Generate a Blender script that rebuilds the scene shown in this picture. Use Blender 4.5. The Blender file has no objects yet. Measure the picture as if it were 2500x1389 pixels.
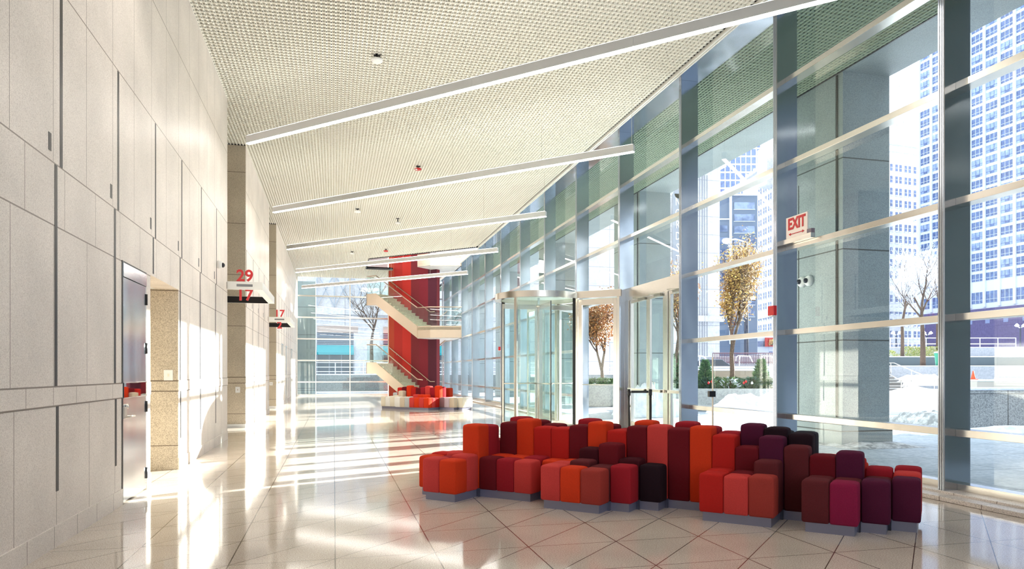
import bpy, bmesh, math, random
from mathutils import Vector, Matrix, Euler
random.seed(7)
D = bpy.data
SC = bpy.context.scene
COL = SC.collection
PI = math.pi
R2 = math.sqrt(2)

# ------------------------------------------------------------------ camera
FPX = 1732.0; HY = 909.0; CAMZ = 1.4; YAW = math.radians(14.1)
cs, cc = math.sin(YAW), math.cos(YAW)
cam = D.cameras.new('camera'); camo = D.objects.new('camera', cam); COL.objects.link(camo)
cam.sensor_width = 36.0; cam.lens = 36.0 * FPX / 2500.0
cam.shift_y = (HY - 694.5) / 2500.0
cam.clip_end = 2000; cam.clip_start = 0.05
camo.location = (0, 0, CAMZ); camo.rotation_euler = (PI / 2, 0, -YAW)
SC.camera = camo

def at(px, fw, z=0.0):
    "ground point at image column px (of 2500) and forward distance fw"
    lat = (px - 1250.0) / FPX * fw
    return Vector((fw * cs + lat * cc, fw * cc - lat * cs, z))
def zat(py, fw):
    return CAMZ + (HY - py) * fw / FPX

# ------------------------------------------------------------------ light
SC.view_settings.view_transform = 'Standard'
SC.view_settings.look = 'None'
SC.view_settings.gamma = 1
SC.view_settings.exposure = 2.0
w = D.worlds.new('world'); SC.world = w; w.use_nodes = True
nt = w.node_tree; nt.nodes.clear()
wo = nt.nodes.new('ShaderNodeOutputWorld'); bg = nt.nodes.new('ShaderNodeBackground')
tc = nt.nodes.new('ShaderNodeTexCoord'); no = nt.nodes.new('ShaderNodeTexNoise')
no.inputs['Scale'].default_value = 2.2; no.inputs['Detail'].default_value = 6
mp = nt.nodes.new('ShaderNodeMapping'); mp.inputs['Scale'].default_value = (1, 1, 3.0)
cr = nt.nodes.new('ShaderNodeValToRGB')
cr.color_ramp.elements[0].position = .35; cr.color_ramp.elements[0].color = (.62, .74, .95, 1)
cr.color_ramp.elements[1].position = .6; cr.color_ramp.elements[1].color = (.95, .97, 1.0, 1)
nt.links.new(tc.outputs['Generated'], mp.inputs['Vector']); nt.links.new(mp.outputs[0], no.inputs['Vector'])
nt.links.new(no.outputs['Fac'], cr.inputs['Fac']); nt.links.new(cr.outputs[0], bg.inputs['Color'])
bg.inputs['Strength'].default_value = .78
nt.links.new(bg.outputs[0], wo.inputs['Surface'])

sun = D.lights.new('sun', 'SUN'); suno = D.objects.new('sun', sun); COL.objects.link(suno)
sun.energy = 8.5; sun.angle = math.radians(.6); sun.color = (1.0, .965, .91)
az, el = math.radians(24.5), math.radians(20.05)
sd = Vector((math.cos(az) * math.cos(el), math.sin(az) * math.cos(el), math.sin(el)))
suno.location = (60, 30, 40)
suno.rotation_euler = sd.to_track_quat('Z', 'Y').to_euler()
if hasattr(SC, 'cycles'):
    SC.cycles.max_bounces = 10; SC.cycles.transparent_max_bounces = 24
    SC.cycles.diffuse_bounces = 5; SC.cycles.glossy_bounces = 5
    SC.cycles.sample_clamp_indirect = 10.0
    SC.cycles.caustics_reflective = True; SC.cycles.blur_glossy = 1.0

# ------------------------------------------------------------------ materials
MATS = {}
def srgb(r, g, b):
    f = lambda c: (c / 255.0 / 12.92) if c / 255.0 <= .04045 else ((c / 255.0 + .055) / 1.055) ** 2.4
    return (f(r), f(g), f(b), 1)
def mat(name, col, rough=.6, metal=0.0, noise=None, bump=None, spec=.5, emit=None, sheen=0, coat=0, aniso=0):
    """noise=(scale, col2, lo, hi) speckles the base colour; bump=(scale, strength)"""
    if name in MATS: return MATS[name]
    m = D.materials.new(name); m.use_nodes = True; t = m.node_tree; p = t.nodes['Principled BSDF']
    p.inputs['Base Color'].default_value = col; p.inputs['Roughness'].default_value = rough
    p.inputs['Metallic'].default_value = metal; p.inputs['Specular IOR Level'].default_value = spec
    if sheen: p.inputs['Sheen Weight'].default_value = sheen; p.inputs['Sheen Roughness'].default_value = .4; p.inputs['Sheen Tint'].default_value = col
    if coat: p.inputs['Coat Weight'].default_value = coat; p.inputs['Coat Roughness'].default_value = .04
    g = t.nodes.new('ShaderNodeNewGeometry')
    if noise:
        n = t.nodes.new('ShaderNodeTexNoise'); n.inputs['Scale'].default_value = noise[0]; n.inputs['Detail'].default_value = 3
        n.inputs['Roughness'].default_value = .7
        r = t.nodes.new('ShaderNodeValToRGB'); r.color_ramp.elements[0].position = noise[2]; r.color_ramp.elements[1].position = noise[3]
        r.color_ramp.elements[0].color = noise[1]; r.color_ramp.elements[1].color = col
        t.links.new(g.outputs['Position'], n.inputs['Vector']); t.links.new(n.outputs['Fac'], r.inputs['Fac'])
        t.links.new(r.outputs[0], p.inputs['Base Color'])
    if bump:
        n = t.nodes.new('ShaderNodeTexNoise'); n.inputs['Scale'].default_value = bump[0]; n.inputs['Detail'].default_value = 4
        b = t.nodes.new('ShaderNodeBump'); b.inputs['Strength'].default_value = bump[1]; b.inputs['Distance'].default_value = .01
        t.links.new(g.outputs['Position'], n.inputs['Vector']); t.links.new(n.outputs['Fac'], b.inputs['Height'])
        t.links.new(b.outputs[0], p.inputs['Normal'])
    if emit:
        p.inputs['Emission Color'].default_value = emit[0]; p.inputs['Emission Strength'].default_value = emit[1]
    MATS[name] = m; return m
def glass(name, tint, refl=1.0, f0=.08):
    "thin architectural glass: tinted transparency plus mirror reflection by angle (same from both sides)"
    if name in MATS: return MATS[name]
    m = D.materials.new(name); m.use_nodes = True; t = m.node_tree; t.nodes.clear()
    N, L = t.nodes, t.links
    o = N.new('ShaderNodeOutputMaterial'); mx = N.new('ShaderNodeMixShader')
    tr = N.new('ShaderNodeBsdfTransparent'); gl = N.new('ShaderNodeBsdfGlossy')
    g = N.new('ShaderNodeNewGeometry'); dt = N.new('ShaderNodeVectorMath'); dt.operation = 'DOT_PRODUCT'
    L.new(g.outputs['Incoming'], dt.inputs[0]); L.new(g.outputs['Normal'], dt.inputs[1])
    def M(op, a, b=None):
        k = N.new('ShaderNodeMath'); k.operation = op
        for i, v in enumerate((a, b)):
            if v is None: continue
            if isinstance(v, (int, float)): k.inputs[i].default_value = v
            else: L.new(v, k.inputs[i])
        return k.outputs[0]
    c = M('ABSOLUTE', dt.outputs['Value']); p = M('POWER', M('SUBTRACT', 1.0, c), 5.0)
    f = M('ADD', M('MULTIPLY', p, (1 - f0) * .9), f0); f = M('MINIMUM', M('MULTIPLY', f, refl), 1.0)
    tr.inputs['Color'].default_value = tint; gl.inputs['Color'].default_value = (.95, 1, .98, 1); gl.inputs['Roughness'].default_value = 0
    L.new(f, mx.inputs['Fac']); L.new(tr.outputs[0], mx.inputs[1]); L.new(gl.outputs[0], mx.inputs[2]); L.new(mx.outputs[0], o.inputs['Surface'])
    MATS[name] = m; return m

def joint_mat(name, base, speck, coords, lines, dark, rough=.55, nscale=140, lo=.36, hi=.52, coat=0, spec=.5, vary=None):
    """granite with thin joints; lines = list of (a,b,c, offset, period, halfwidth, zlo, zhi): value a*x+b*y+c*z ; zlo/zhi limit the band"""
    m = D.materials.new(name); m.use_nodes = True; t = m.node_tree; p = t.nodes['Principled BSDF']
    N, L = t.nodes, t.links
    g = N.new('ShaderNodeNewGeometry'); sx = N.new('ShaderNodeSeparateXYZ'); L.new(g.outputs['Position'], sx.inputs[0])
    n = N.new('ShaderNodeTexNoise'); n.inputs['Scale'].default_value = nscale; n.inputs['Detail'].default_value = 2; n.inputs['Roughness'].default_value = .8
    L.new(g.outputs['Position'], n.inputs['Vector'])
    r = N.new('ShaderNodeValToRGB'); r.color_ramp.elements[0].position = lo; r.color_ramp.elements[1].position = hi
    r.color_ramp.elements[0].color = speck; r.color_ramp.elements[1].color = base
    L.new(n.outputs['Fac'], r.inputs['Fac'])
    n2 = N.new('ShaderNodeTexNoise'); n2.inputs['Scale'].default_value = 1.3; n2.inputs['Detail'].default_value = 3
    L.new(g.outputs['Position'], n2.inputs['Vector'])
    mr = N.new('ShaderNodeMapRange'); mr.inputs['From Min'].default_value = .3; mr.inputs['From Max'].default_value = .7
    mr.inputs['To Min'].default_value = .9; mr.inputs['To Max'].default_value = 1.08
    L.new(n2.outputs['Fac'], mr.inputs['Value'])
    vm = N.new('ShaderNodeVectorMath'); vm.operation = 'SCALE'; L.new(r.outputs[0], vm.inputs[0]); L.new(mr.outputs[0], vm.inputs['Scale'])
    def M(op, a, b=None):
        k = N.new('ShaderNodeMath'); k.operation = op
        for i, v in enumerate((a, b)):
            if v is None: continue
            if isinstance(v, (int, float)): k.inputs[i].default_value = v
            else: L.new(v, k.inputs[i])
        return k.outputs[0]
    tot = None
    for (a, b, c, off, per, hw, zlo, zhi) in lines:
        v = None
        for co, s in ((a, sx.outputs[0]), (b, sx.outputs[1]), (c, sx.outputs[2])):
            if co:
                e = M('MULTIPLY', s, co); v = e if v is None else M('ADD', v, e)
        v = M('SUBTRACT', v, off)
        if per:
            v = M('DIVIDE', v, per); v = M('SUBTRACT', v, M('ROUND', v)); v = M('MULTIPLY', v, per)
        f = M('LESS_THAN', M('ABSOLUTE', v), hw)
        if zlo is not None:
            f = M('MULTIPLY', f, M('MULTIPLY', M('GREATER_THAN', sx.outputs[2], zlo), M('LESS_THAN', sx.outputs[2], zhi)))
        tot = f if tot is None else M('MAXIMUM', tot, f)
    mx = N.new('ShaderNodeMix'); mx.data_type = 'RGBA'
    L.new(vm.outputs[0], mx.inputs['A'])
    mx.inputs['B'].default_value = dark
    if tot is not None: L.new(tot, mx.inputs['Factor'])
    else: mx.inputs['Factor'].default_value = 0
    L.new(mx.outputs['Result'], p.inputs['Base Color'])
    p.inputs['Roughness'].default_value = rough; p.inputs['Specular IOR Level'].default_value = spec
    if coat: p.inputs['Coat Weight'].default_value = coat; p.inputs['Coat Roughness'].default_value = .03
    MATS[name] = m; return m

def steel(name, col, rough, wob=.04, scale=2.0):
    "brushed steel: metal with a slow waviness"
    m = D.materials.new(name); m.use_nodes = True; t = m.node_tree; p = t.nodes['Principled BSDF']; N, L = t.nodes, t.links
    p.inputs['Base Color'].default_value = col; p.inputs['Metallic'].default_value = 1; p.inputs['Roughness'].default_value = rough
    g = N.new('ShaderNodeNewGeometry'); mp = N.new('ShaderNodeMapping'); mp.inputs['Scale'].default_value = (scale, scale, scale * .5)
    n = N.new('ShaderNodeTexNoise'); n.inputs['Scale'].default_value = 1; n.inputs['Detail'].default_value = 1
    b = N.new('ShaderNodeBump'); b.inputs['Strength'].default_value = 1; b.inputs['Distance'].default_value = wob
    L.new(g.outputs['Position'], mp.inputs['Vector']); L.new(mp.outputs[0], n.inputs['Vector']); L.new(n.outputs['Fac'], b.inputs['Height']); L.new(b.outputs[0], p.inputs['Normal'])
    MATS[name] = m; return m

# the colours of the place
G_WALL = joint_mat('granite_wall', srgb(238, 229, 221), srgb(190, 178, 170), None, [
    (0, 0, 1, 3.075, 0, .006, None, None), (0, 0, 1, 2.575, 0, .006, None, None), (0, 0, 1, 4.53, 0, .006, None, None), (0, 0, 1, 6.0, 0, .006, None, None),
    (0, 0, 1, 1.13, 0, .007, None, None), (0, 0, 1, 1.285, 0, .006, None, None),
    (0, 1, 0, 5.59, .787, .0045, 3.075, 7.2), (0, 1, 0, 5.84, .787, .0045, 2.575, 3.075), (0, 1, 0, 5.60, .787, .0045, 1.285, 2.575),
    (0, 1, 0, 5.84, .52, .0045, 1.13, 1.285), (0, 1, 0, 5.66, .787, .0045, .17, 1.13), (0, 1, 0, 5.85, .52, .0045, 0, .17)],
    srgb(140, 126, 116), rough=.42, nscale=150, lo=.30, hi=.56)
G_BASE = joint_mat('granite_base', srgb(222, 212, 203), srgb(165, 152, 144), None, [(0, 1, 0, 5.85, .52, .0045, None, None), (1, 0, 0, 5.85, .52, .0045, None, None)], srgb(120, 108, 100), rough=.4, nscale=95, lo=.33, hi=.56)
G_PIER = joint_mat('granite_pier', srgb(214, 202, 182), srgb(150, 136, 118), None, [
    (0, 0, 1, 1.28, 0, .008, None, None), (0, 0, 1, 1.13, 0, .008, None, None), (0, 0, 1, .35, 0, .006, None, None), (0, 0, 1, 2.575, 1.3, .006, None, None)],
    srgb(110, 96, 82), rough=.5, nscale=95, lo=.32, hi=.6)
T = .7525
FLOOR = joint_mat('granite_floor', srgb(212, 200, 188), srgb(162, 146, 134), None, [
    (1, 0, 0, .01, T, .0045, None, None), (0, 1, 0, 5.49, T, .0035, None, None), (1, -1, 0, .01 - 5.49, T, .0055, None, None)],
    srgb(92, 78, 68), rough=.08, nscale=110, lo=.35, hi=.56, spec=.6)
G_OUT = joint_mat('granite_outside', srgb(158, 170, 172), srgb(112, 124, 130), None, [
    (0, 0, 1, .40, 0, .012, None, None), (0, 0, 1, 2.02, 1.75, .012, None, None)], srgb(60, 66, 66), rough=.5, nscale=85, lo=.32, hi=.6)
CEIL = mat('ceiling_cream', srgb(250, 250, 243), .55)
CEILO = mat('canopy_blade', srgb(170, 186, 166), .55); CEILO2 = mat('canopy_plate', srgb(112, 130, 118), .55)
CEIL2 = mat('ceiling_plate', srgb(226, 224, 214), .55)
DARK = mat('dark_void', srgb(30, 27, 25), .9)
BLACKM = mat('black_metal', srgb(28, 27, 30), .4, .3)
STEEL = steel('stainless_panel', (.46, .50, .56, 1), .16, .012, 1.5)
STEEL2 = steel('stainless_trim', (.72, .68, .62, 1), .24, .004, 3)
CHROME = steel('polished_steel', (.74, .77, .80, 1), .16, .004, 1.8)
BRONZE = mat('satin_metal', (.62, .56, .50, 1), .35, .9)
STAIRM = mat('stair_panel', srgb(205, 188, 168), .32, .55)
GLASS = glass('clear_glass', (.88, .95, .93, 1), 1.0)
GREENG = glass('green_glass', (.86, .955, .935, 1), 1.0)
DOORG = glass('door_glass', (.90, .96, .95, 1), .45)
WHITE = mat('white_paint', srgb(236, 236, 236), .45)
RED = mat('red_paint', srgb(196, 34, 38), .4)
SNOW = mat('snow', srgb(240, 243, 250), .7, 0, (6, srgb(214, 222, 238), .35, .6), (9, .5))
CONC = mat('concrete', srgb(186, 186, 184), .85, 0, (18, srgb(160, 160, 160), .35, .6))
PAVE = joint_mat('plaza_paving', srgb(196, 204, 214), srgb(160, 172, 188), None, [(1, 0, 0, .5, 1.5, .012, None, None), (0, 1, 0, .8, 1.5, .012, None, None)], srgb(120, 130, 146), rough=.6, nscale=9, lo=.35, hi=.65)
BARK = mat('bark', srgb(112, 92, 80), .9, 0, (30, srgb(70, 56, 50), .4, .6))

# ------------------------------------------------------------------ mesh helpers
class MB:
    def __init__(s): s.v = []; s.f = []; s.m = []; s.k = 0
    def slot(s, k): s.k = k; return s
    def add(s, vs, fs):
        o = len(s.v); s.v += [tuple(v) for v in vs]
        for f in fs: s.f.append(tuple(i + o for i in f)); s.m.append(s.k)
        return s
    def box(s, x0, x1, y0, y1, z0, z1):
        return s.add([(x0, y0, z0), (x1, y0, z0), (x1, y1, z0), (x0, y1, z0), (x0, y0, z1), (x1, y0, z1), (x1, y1, z1), (x0, y1, z1)],
                     [(0, 3, 2, 1), (4, 5, 6, 7), (0, 1, 5, 4), (1, 2, 6, 5), (2, 3, 7, 6), (3, 0, 4, 7)])
    def obox(s, p, u, v, lu, lv, z0, z1):
        "box on an oriented base: corner p, unit plan directions u and v, lengths"
        p = Vector((p[0], p[1])); u = Vector(u) * lu; v = Vector(v) * lv
        q = [p, p + u, p + u + v, p + v]
        return s.prism([(a.x, a.y) for a in q], z0, z1)
    def prism(s, poly, z0, z1):
        n = len(poly)
        ar = sum(poly[i][0] * poly[(i + 1) % n][1] - poly[(i + 1) % n][0] * poly[i][1] for i in range(n))
        if ar < 0: poly = poly[::-1]
        zz0 = z0 if isinstance(z0, (list, tuple)) else [z0] * n
        vs = [(a[0], a[1], zz0[i]) for i, a in enumerate(poly)] + [(a[0], a[1], z1) for a in poly]
        return s.add(vs, [tuple(range(n - 1, -1, -1)), tuple(range(n, 2 * n))] + [(i, (i + 1) % n, n + (i + 1) % n, n + i) for i in range(n)])
    def extr(s, pts, d):
        "planar polygon pts (3-D) extruded by vector d"
        n = len(pts); d = Vector(d)
        vs = [tuple(p) for p in pts] + [tuple(Vector(p) + d) for p in pts]
        return s.add(vs, [tuple(range(n - 1, -1, -1)), tuple(range(n, 2 * n))] + [(i, (i + 1) % n, n + (i + 1) % n, n + i) for i in range(n)])
    def quad(s, a, b, c, d): return s.add([a, b, c, d], [(0, 1, 2, 3)])
    def tube(s, path, r, n=8, r2=None, cap=True):
        path = [Vector(p) for p in path]; m = len(path); vs = []; fs = []
        for i, p in enumerate(path):
            d = (path[min(i + 1, m - 1)] - path[max(i - 1, 0)])
            d = d.normalized() if d.length > 1e-9 else Vector((0, 0, 1))
            a = d.orthogonal().normalized() if abs(d.z) > .98 else Vector((0, 0, 1)).cross(d).normalized()
            b = d.cross(a); rr = r if r2 is None else r + (r2 - r) * i / (m - 1)
            for k in range(n):
                t = 2 * PI * k / n; vs.append(tuple(p + a * rr * math.cos(t) + b * rr * math.sin(t)))
        for i in range(m - 1):
            for k in range(n):
                k2 = (k + 1) % n; fs.append((i * n + k, i * n + k2, (i + 1) * n + k2, (i + 1) * n + k))
        if cap: fs.append(tuple(range(n - 1, -1, -1))); fs.append(tuple((m - 1) * n + k for k in range(n)))
        return s.add(vs, fs)
    def lathe(s, c, prof, n=20, axis='Z'):
        vs = []; fs = []; m = len(prof)
        for (r, h) in prof:
            for k in range(n):
                t = 2 * PI * k / n; x, y = r * math.cos(t), r * math.sin(t)
                v = {'Z': (x, y, h), 'X': (h, x, y), 'Y': (x, h, y)}[axis]
                vs.append((c[0] + v[0], c[1] + v[1], c[2] + v[2]))
        for i in range(m - 1):
            for k in range(n):
                k2 = (k + 1) % n; fs.append((i * n + k, i * n + k2, (i + 1) * n + k2, (i + 1) * n + k))
        fs.append(tuple(range(n - 1, -1, -1))); fs.append(tuple((m - 1) * n + k for k in range(n)))
        return s.add(vs, fs)
    def build(s, name, mats, parent=None, smooth=False, bevel=0, seg=2):
        me = D.meshes.new(name); me.from_pydata(s.v, [], s.f)
        if not isinstance(mats, (list, tuple)): mats = [mats]
        for m in mats: me.materials.append(m)
        if len(mats) > 1: me.polygons.foreach_set('material_index', s.m)
        if smooth: me.polygons.foreach_set('use_smooth', [True] * len(me.polygons))
        me.update()
        o = D.objects.new(name, me); COL.objects.link(o)
        if parent is not None:
            o.parent = parent
            o.matrix_parent_inverse = Matrix.Translation(-root_of(parent))
        if bevel:
            b = o.modifiers.new('bevel', 'BEVEL'); b.width = bevel; b.segments = seg; b.limit_method = 'ANGLE'
        return o
def root_of(o):
    "world position of an object made here (no rotations on parents)"
    v = Vector(o.location)
    if o.parent: v = v + root_of(o.parent) + o.matrix_parent_inverse.translation
    return v
def empty(name, loc=(0, 0, 0), label=None, cat=None, group=None):
    o = D.objects.new(name, None); o.empty_display_size = .1; o.location = loc; COL.objects.link(o)
    return tag(o, label, cat, group)
def tag(o, label=None, cat=None, group=None, kind=None):
    if label: o['label'] = label
    if cat: o['category'] = cat
    if group: o['group'] = group
    if kind: o['kind'] = kind
    return o
def struct(o, label=None): o['kind'] = 'structure'; return tag(o, label)
def copy_tree(o, parent=None):
    c = o.copy(); COL.objects.link(c)
    if parent:
        mi = o.matrix_parent_inverse.copy(); c.parent = parent; c.matrix_parent_inverse = mi
    for ch in list(o.children): copy_tree(ch, c)
    return c
def text_mesh(s, size, depth, name, material, parent, M, bold=0.0, sx=1.0):
    cu = D.curves.new(name, 'FONT'); cu.body = s; cu.size = size; cu.extrude = depth / 2; cu.align_x = 'CENTER'; cu.align_y = 'CENTER'; cu.offset = bold
    to = D.objects.new(name, cu); COL.objects.link(to)
    dg = bpy.context.evaluated_depsgraph_get(); dg.update()
    me = D.meshes.new_from_object(to.evaluated_get(dg)); D.objects.remove(to); D.curves.remove(cu)
    me.transform(Matrix.Diagonal((sx, 1, 1, 1))); me.transform(M); me.materials.clear(); me.materials.append(material)
    o = D.objects.new(name, me); COL.objects.link(o)
    if parent is not None:
        o.parent = parent; o.matrix_parent_inverse = Matrix.Translation(-root_of(parent))
    return o

# ------------------------------------------------------------------ key numbers
WX = -2.17          # left wall plane
XM = 6.63           # front edge of the curtain wall fins
XG = 6.97           # glass plane
YF = 44.6           # far glass wall
ZC = 7.15           # ceiling
Y0, Y1 = -9.0, YF
FINS = [6.52 + 3.1 * k for k in range(-5, 13)]   # near faces of the fins
TZ = [.68, 1.98, 3.28, 4.58, 5.88]                # transom undersides

# ================================================================== THE SHELL
m = MB(); m.box(-9, 6.40, Y0, Y1, -.2, 0); m.box(6.40, 7.2, Y0, Y1, -.2, -.002)
struct(m.build('floor', FLOOR))
m = MB(); m.box(6.405, 6.60, Y0, Y1, 0, .05); m.box(6.60, 7.02, Y0, 15.0, 0, .075)
m.box(6.60, 7.02, 19.0, Y1, 0, .075)
struct(m.build('trim_1', G_BASE, bevel=.006), 'granite curb along the foot of the glass wall')

# left wall, broken by the door, the low opening and the lift lobbies
SEGS = [(Y0, 8.26, 0, ZC), (8.26, 9.27, 2.585, ZC), (9.27, 9.46, 0, ZC), (9.46, 11.08, 2.59, ZC), (11.08, 15.92, 0, ZC), (19.13, 25.84, 0, ZC), (29.0, Y1, 0, ZC)]
def left_wall():
    groups = [SEGS[0:5], SEGS[5:6], SEGS[6:7]]
    for gi, segs in enumerate(groups):
        m = MB()
        for (a, b, z0, z1) in segs:
            if b - a < .8: m.box(WX - .12, WX, a, b, z0, z1)
            else: m.box(WX - .3, WX, a, b, z0, z1)
            if z0 == 0:                       # slightly proud base and rail courses
                m.box(WX - .01, WX + .012, a, b, 0, .17)
                m.box(WX - .01, WX + .008, a, b, 1.13, 1.285)
        m.slot(1)
        lo, hi = segs[0][0], segs[-1][1]
        for k in range(-9, 25):
            y = 6.52 + 1.588 * k
            def strip(yy, z0, z1, wd=.055):
                if lo + .05 < yy < hi - .05: m.box(WX - .02, WX + .0025, yy, yy + wd, z0, z1)
            strip(y, 3.08, 4.52); strip(y - .24, 3.15, 3.29)
            yb = y - .115
            if 9.3 < yb < 9.6: strip(yb, 2.62, 3.07)
            else: strip(yb, 1.29, 3.07); strip(yb + .03, .44, 1.125)
        struct(m.build('wall_left', [G_WALL, BLACKM]), 'pale speckled granite wall with dark upright slots')
left_wall()

# lobby side passages
def passage(y0, y1, h, depth, name):
    m = MB()
    x1 = WX - .3
    m.box(WX - depth, WX - .0015, y1 - .012, y1 + .02, 0, h)            # far cheek facing the camera
    m.box(WX - depth, WX - .0015, y0 - .02, y0 + .012, 0, h)
    m.box(WX - depth - .1, WX - depth, y0, y1, 0, h)
    if h < 3: m.slot(1); m.box(WX - depth, x1, y0, y1, h, h + .05)
    m.slot(1)
    if h > 3: m.box(WX - depth, WX - .004, y1 - .03, y1 - .001, 0, .09)
    return struct(m.build(name, [G_PIER, WHITE]), 'speckled granite passage beside the lobby')
def fill_downlight(x, y, z, n):  # unseen lamp, added to brighten the dark passage and lift lobbies
    r = struct(D.objects.new('trim_%d' % n, None)); COL.objects.link(r); r.location = (x, y, z)
    m = MB(); m.lathe((x, y, z), [(.0, -.004), (.16, -.004), (.16, .01), (.0, .012)], 24); m.build('lens', mat('fill_downlight', (1, .95, .88, 1), .5, emit=((1, .95, .9, 1), 9)), r)
    m = MB(); m.lathe((x, y, z), [(.17, -.012), (.2, -.012), (.2, .01), (.17, .01)], 24); m.build('rim', WHITE, r)
passage(9.46, 11.08, 2.59, 2.4, 'wall_passage')
passage(15.92, 19.13, ZC, 6.0, 'wall_lift_lobby')
passage(25.84, 29.0, ZC, 6.0, 'wall_lift_lobby')
fill_downlight(WX - 1.1, 10.27, 2.585, 70)
for y in (17.5, 27.4):
    for x in (-3.6, -5.6): fill_downlight(x, y, ZC + .0, 71 + int(y) + int(x))
# small recesses far down the left wall
for i, y in enumerate((31.5, 34.2, 38.6)):
    m = MB(); m.box(WX - .02, WX + .004, y, y + 1.1, 0, 2.58); m.slot(1)
    m.box(WX, WX + .02, y - .05, y, 0, 2.63); m.box(WX, WX + .02, y + 1.1, y + 1.15, 0, 2.63); m.box(WX, WX + .02, y, y + 1.1, 2.58, 2.63)
    struct(m.build('door_%d' % (i + 2), [BRONZE, STEEL2]), 'plain metal door far down the granite wall')

# steel door near the camera
def steel_door():
    y0, y1, h = 8.26, 9.27, 2.585
    fr = MB(); x = WX - .045
    fr.box(x, WX + .006, y0, y0 + .035, 0, h); fr.box(x, WX + .004, y0, y1, h - .02, h)
    d = MB(); d.box(x, x + .045, y0 + .035, y1 - .02, .02, h - .17)
    root = struct(d.build('door_1', CHROME, bevel=.004), 'polished steel door in the granite wall')
    fr.build('door_frame', BLACKM, root)
    j = MB(); j.box(x - .01, WX + .002, y1 - .02, y1, 0, h); j.build('hinge_jamb', STEEL2, root)
    p = MB(); p.box(x + .03, x + .055, y0 + .035, y1 - .02, h - .165, h - .02); p.build('top_panel', CHROME, root)
    b = MB(); b.box(x + .046, x + .056, y0 + .05, y1 - .06, 1.13, 1.285); b.build('mirror_strip', mat('mirror', (.8, .8, .82, 1), .02, 1), root)
    r = MB()
    r.box(x + .046, x + .058, y0 + .036, y1 - .03, 1.285, 1.294); r.box(x + .046, x + .058, y0 + .036, y1 - .03, 1.121, 1.13)
    r.build('strip_edge', STEEL2, root)
    lk = MB(); lk.box(x + .045, x + .07, y0 + .02, y0 + .11, .91, 1.03); lk.build('lock_plate', BRONZE, root)
    ky = MB(); ky.lathe((x + .045, y0 + .16, 1.035), [(.0, 0), (.026, 0), (.026, .022), (.0, .024)], 16, 'X'); ky.build('lock_cylinder', STEEL2, root, smooth=True)
    hn = MB(); hn.lathe((x + .045, y0 + .13, .925), [(.0, 0), (.024, 0), (.024, .012), (.012, .016), (.012, .05)], 14, 'X')
    hn.tube([(x + .095, y0 + .12, .925), (x + .1, y0 + .2, .928), (x + .095, y0 + .31, .925)], .010, 8); hn.build('door_handle', STEEL2, root, smooth=True)
    for z in (.14, .93, 1.62, 2.2):
        g = MB(); g.tube([(WX + .004, y1 - .01, z), (WX + .004, y1 - .01, z + .13)], .014, 10); g.build('hinge', BLACKM, root, smooth=True)
    m = MB(); m.box(x - .02, x - .001, y0, y1, 0, h); struct(m.build('wall_behind_door', DARK))
steel_door()

# ------------------------------------------------------------------ ceiling: woven metal lattice with the stair void
VX0, VY0, VYB = 1.75, 36.6, 40.2
def in_void(x, y): return x > VX0 and (x + y > VX0 + VY0) and not (x < 3.2 and y > VYB)
def ceiling(x0, x1, y0, y1, name, void=True, mts=None):
    PX, PY = .0755, .1135
    nx = int((x1 - x0) / PX); ny = int((y1 - y0) / PY)
    bl = MB(); z0 = ZC
    for i in range(nx):
        x = x0 + i * PX; runs = [(y0, y1)]
        if void and x > VX0 - .05:
            ys = VX0 + VY0 - x; runs = [(y0, ys)]
            if x < 3.2: runs.append((VYB, y1))
        for (a, b) in runs:
            for xx, ww, hh in ((x, .0055, .05), (x + .0215, .0055, .05)):
                bl.quad((xx, a, z0), (xx, b, z0), (xx + ww, b, z0), (xx + ww, a, z0))
                bl.quad((xx, a, z0), (xx, a, z0 + hh), (xx, b, z0 + hh), (xx, b, z0))
                bl.quad((xx + ww, a, z0), (xx + ww, b, z0), (xx + ww, b, z0 + hh), (xx + ww, a, z0 + hh))
    bl.slot(1)
    for i in range(nx):
        x = x0 + i * PX
        for j in range(ny):
            y = y0 + j * PY
            if void and (in_void(x + PX, y) or in_void(x + PX, y + PY)): continue
            a, b = x + .0055, x + .0215                       # short ties between the twin blades
            bl.k = 0
            bl.quad((a, y, z0 + .006), (a, y + .066, z0 + .006), (b, y + .066, z0 + .006), (b, y, z0 + .006))
            a, b = x + .027, x + PX                           # wide tilted tabs
            bl.k = 1
            bl.quad((a, y, z0 + .008), (a, y + .062, z0 + .020), (b, y + .062, z0 + .020), (b, y, z0 + .008))
            bl.quad((a, y, z0 + .008), (b, y, z0 + .008), (b, y, z0 + .045), (a, y, z0 + .045))
            bl.quad((a, y + .062, z0 + .034), (a, y + PY - .004, z0 + .034), (b, y + PY - .004, z0 + .034), (b, y + .062, z0 + .034))
    return bl.build(name, mts or [CEIL, CEIL2])
struct(ceiling(WX, 6.42, -2.0, Y1, 'ceiling'), 'cream woven metal lattice ceiling of the lobby')
struct(ceiling(-7.9, WX + .01, 15.93, 19.12, 'ceiling_lift_lobby', False)); struct(ceiling(-7.9, WX + .01, 25.85, 28.99, 'ceiling_lift_lobby', False))
struct(ceiling(XG + .03, 9.43, -2.0, 50.0, 'ceiling_canopy', False, [CEILO, CEILO2]), 'metal lattice ceiling of the covered walk outside')
m = MB()
m.box(-8.2, VX0, -9, Y1 + .0, ZC + .07, ZC + .12)
m.prism([(VX0, -9), (6.5, -9), (6.5, VX0 + VY0 - 6.5), (VX0, VY0)], ZC + .07, ZC + .12)
m.prism([(VX0, VYB), (3.2, VYB), (3.2, Y1), (VX0, Y1)], ZC + .07, ZC + .12)
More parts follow.
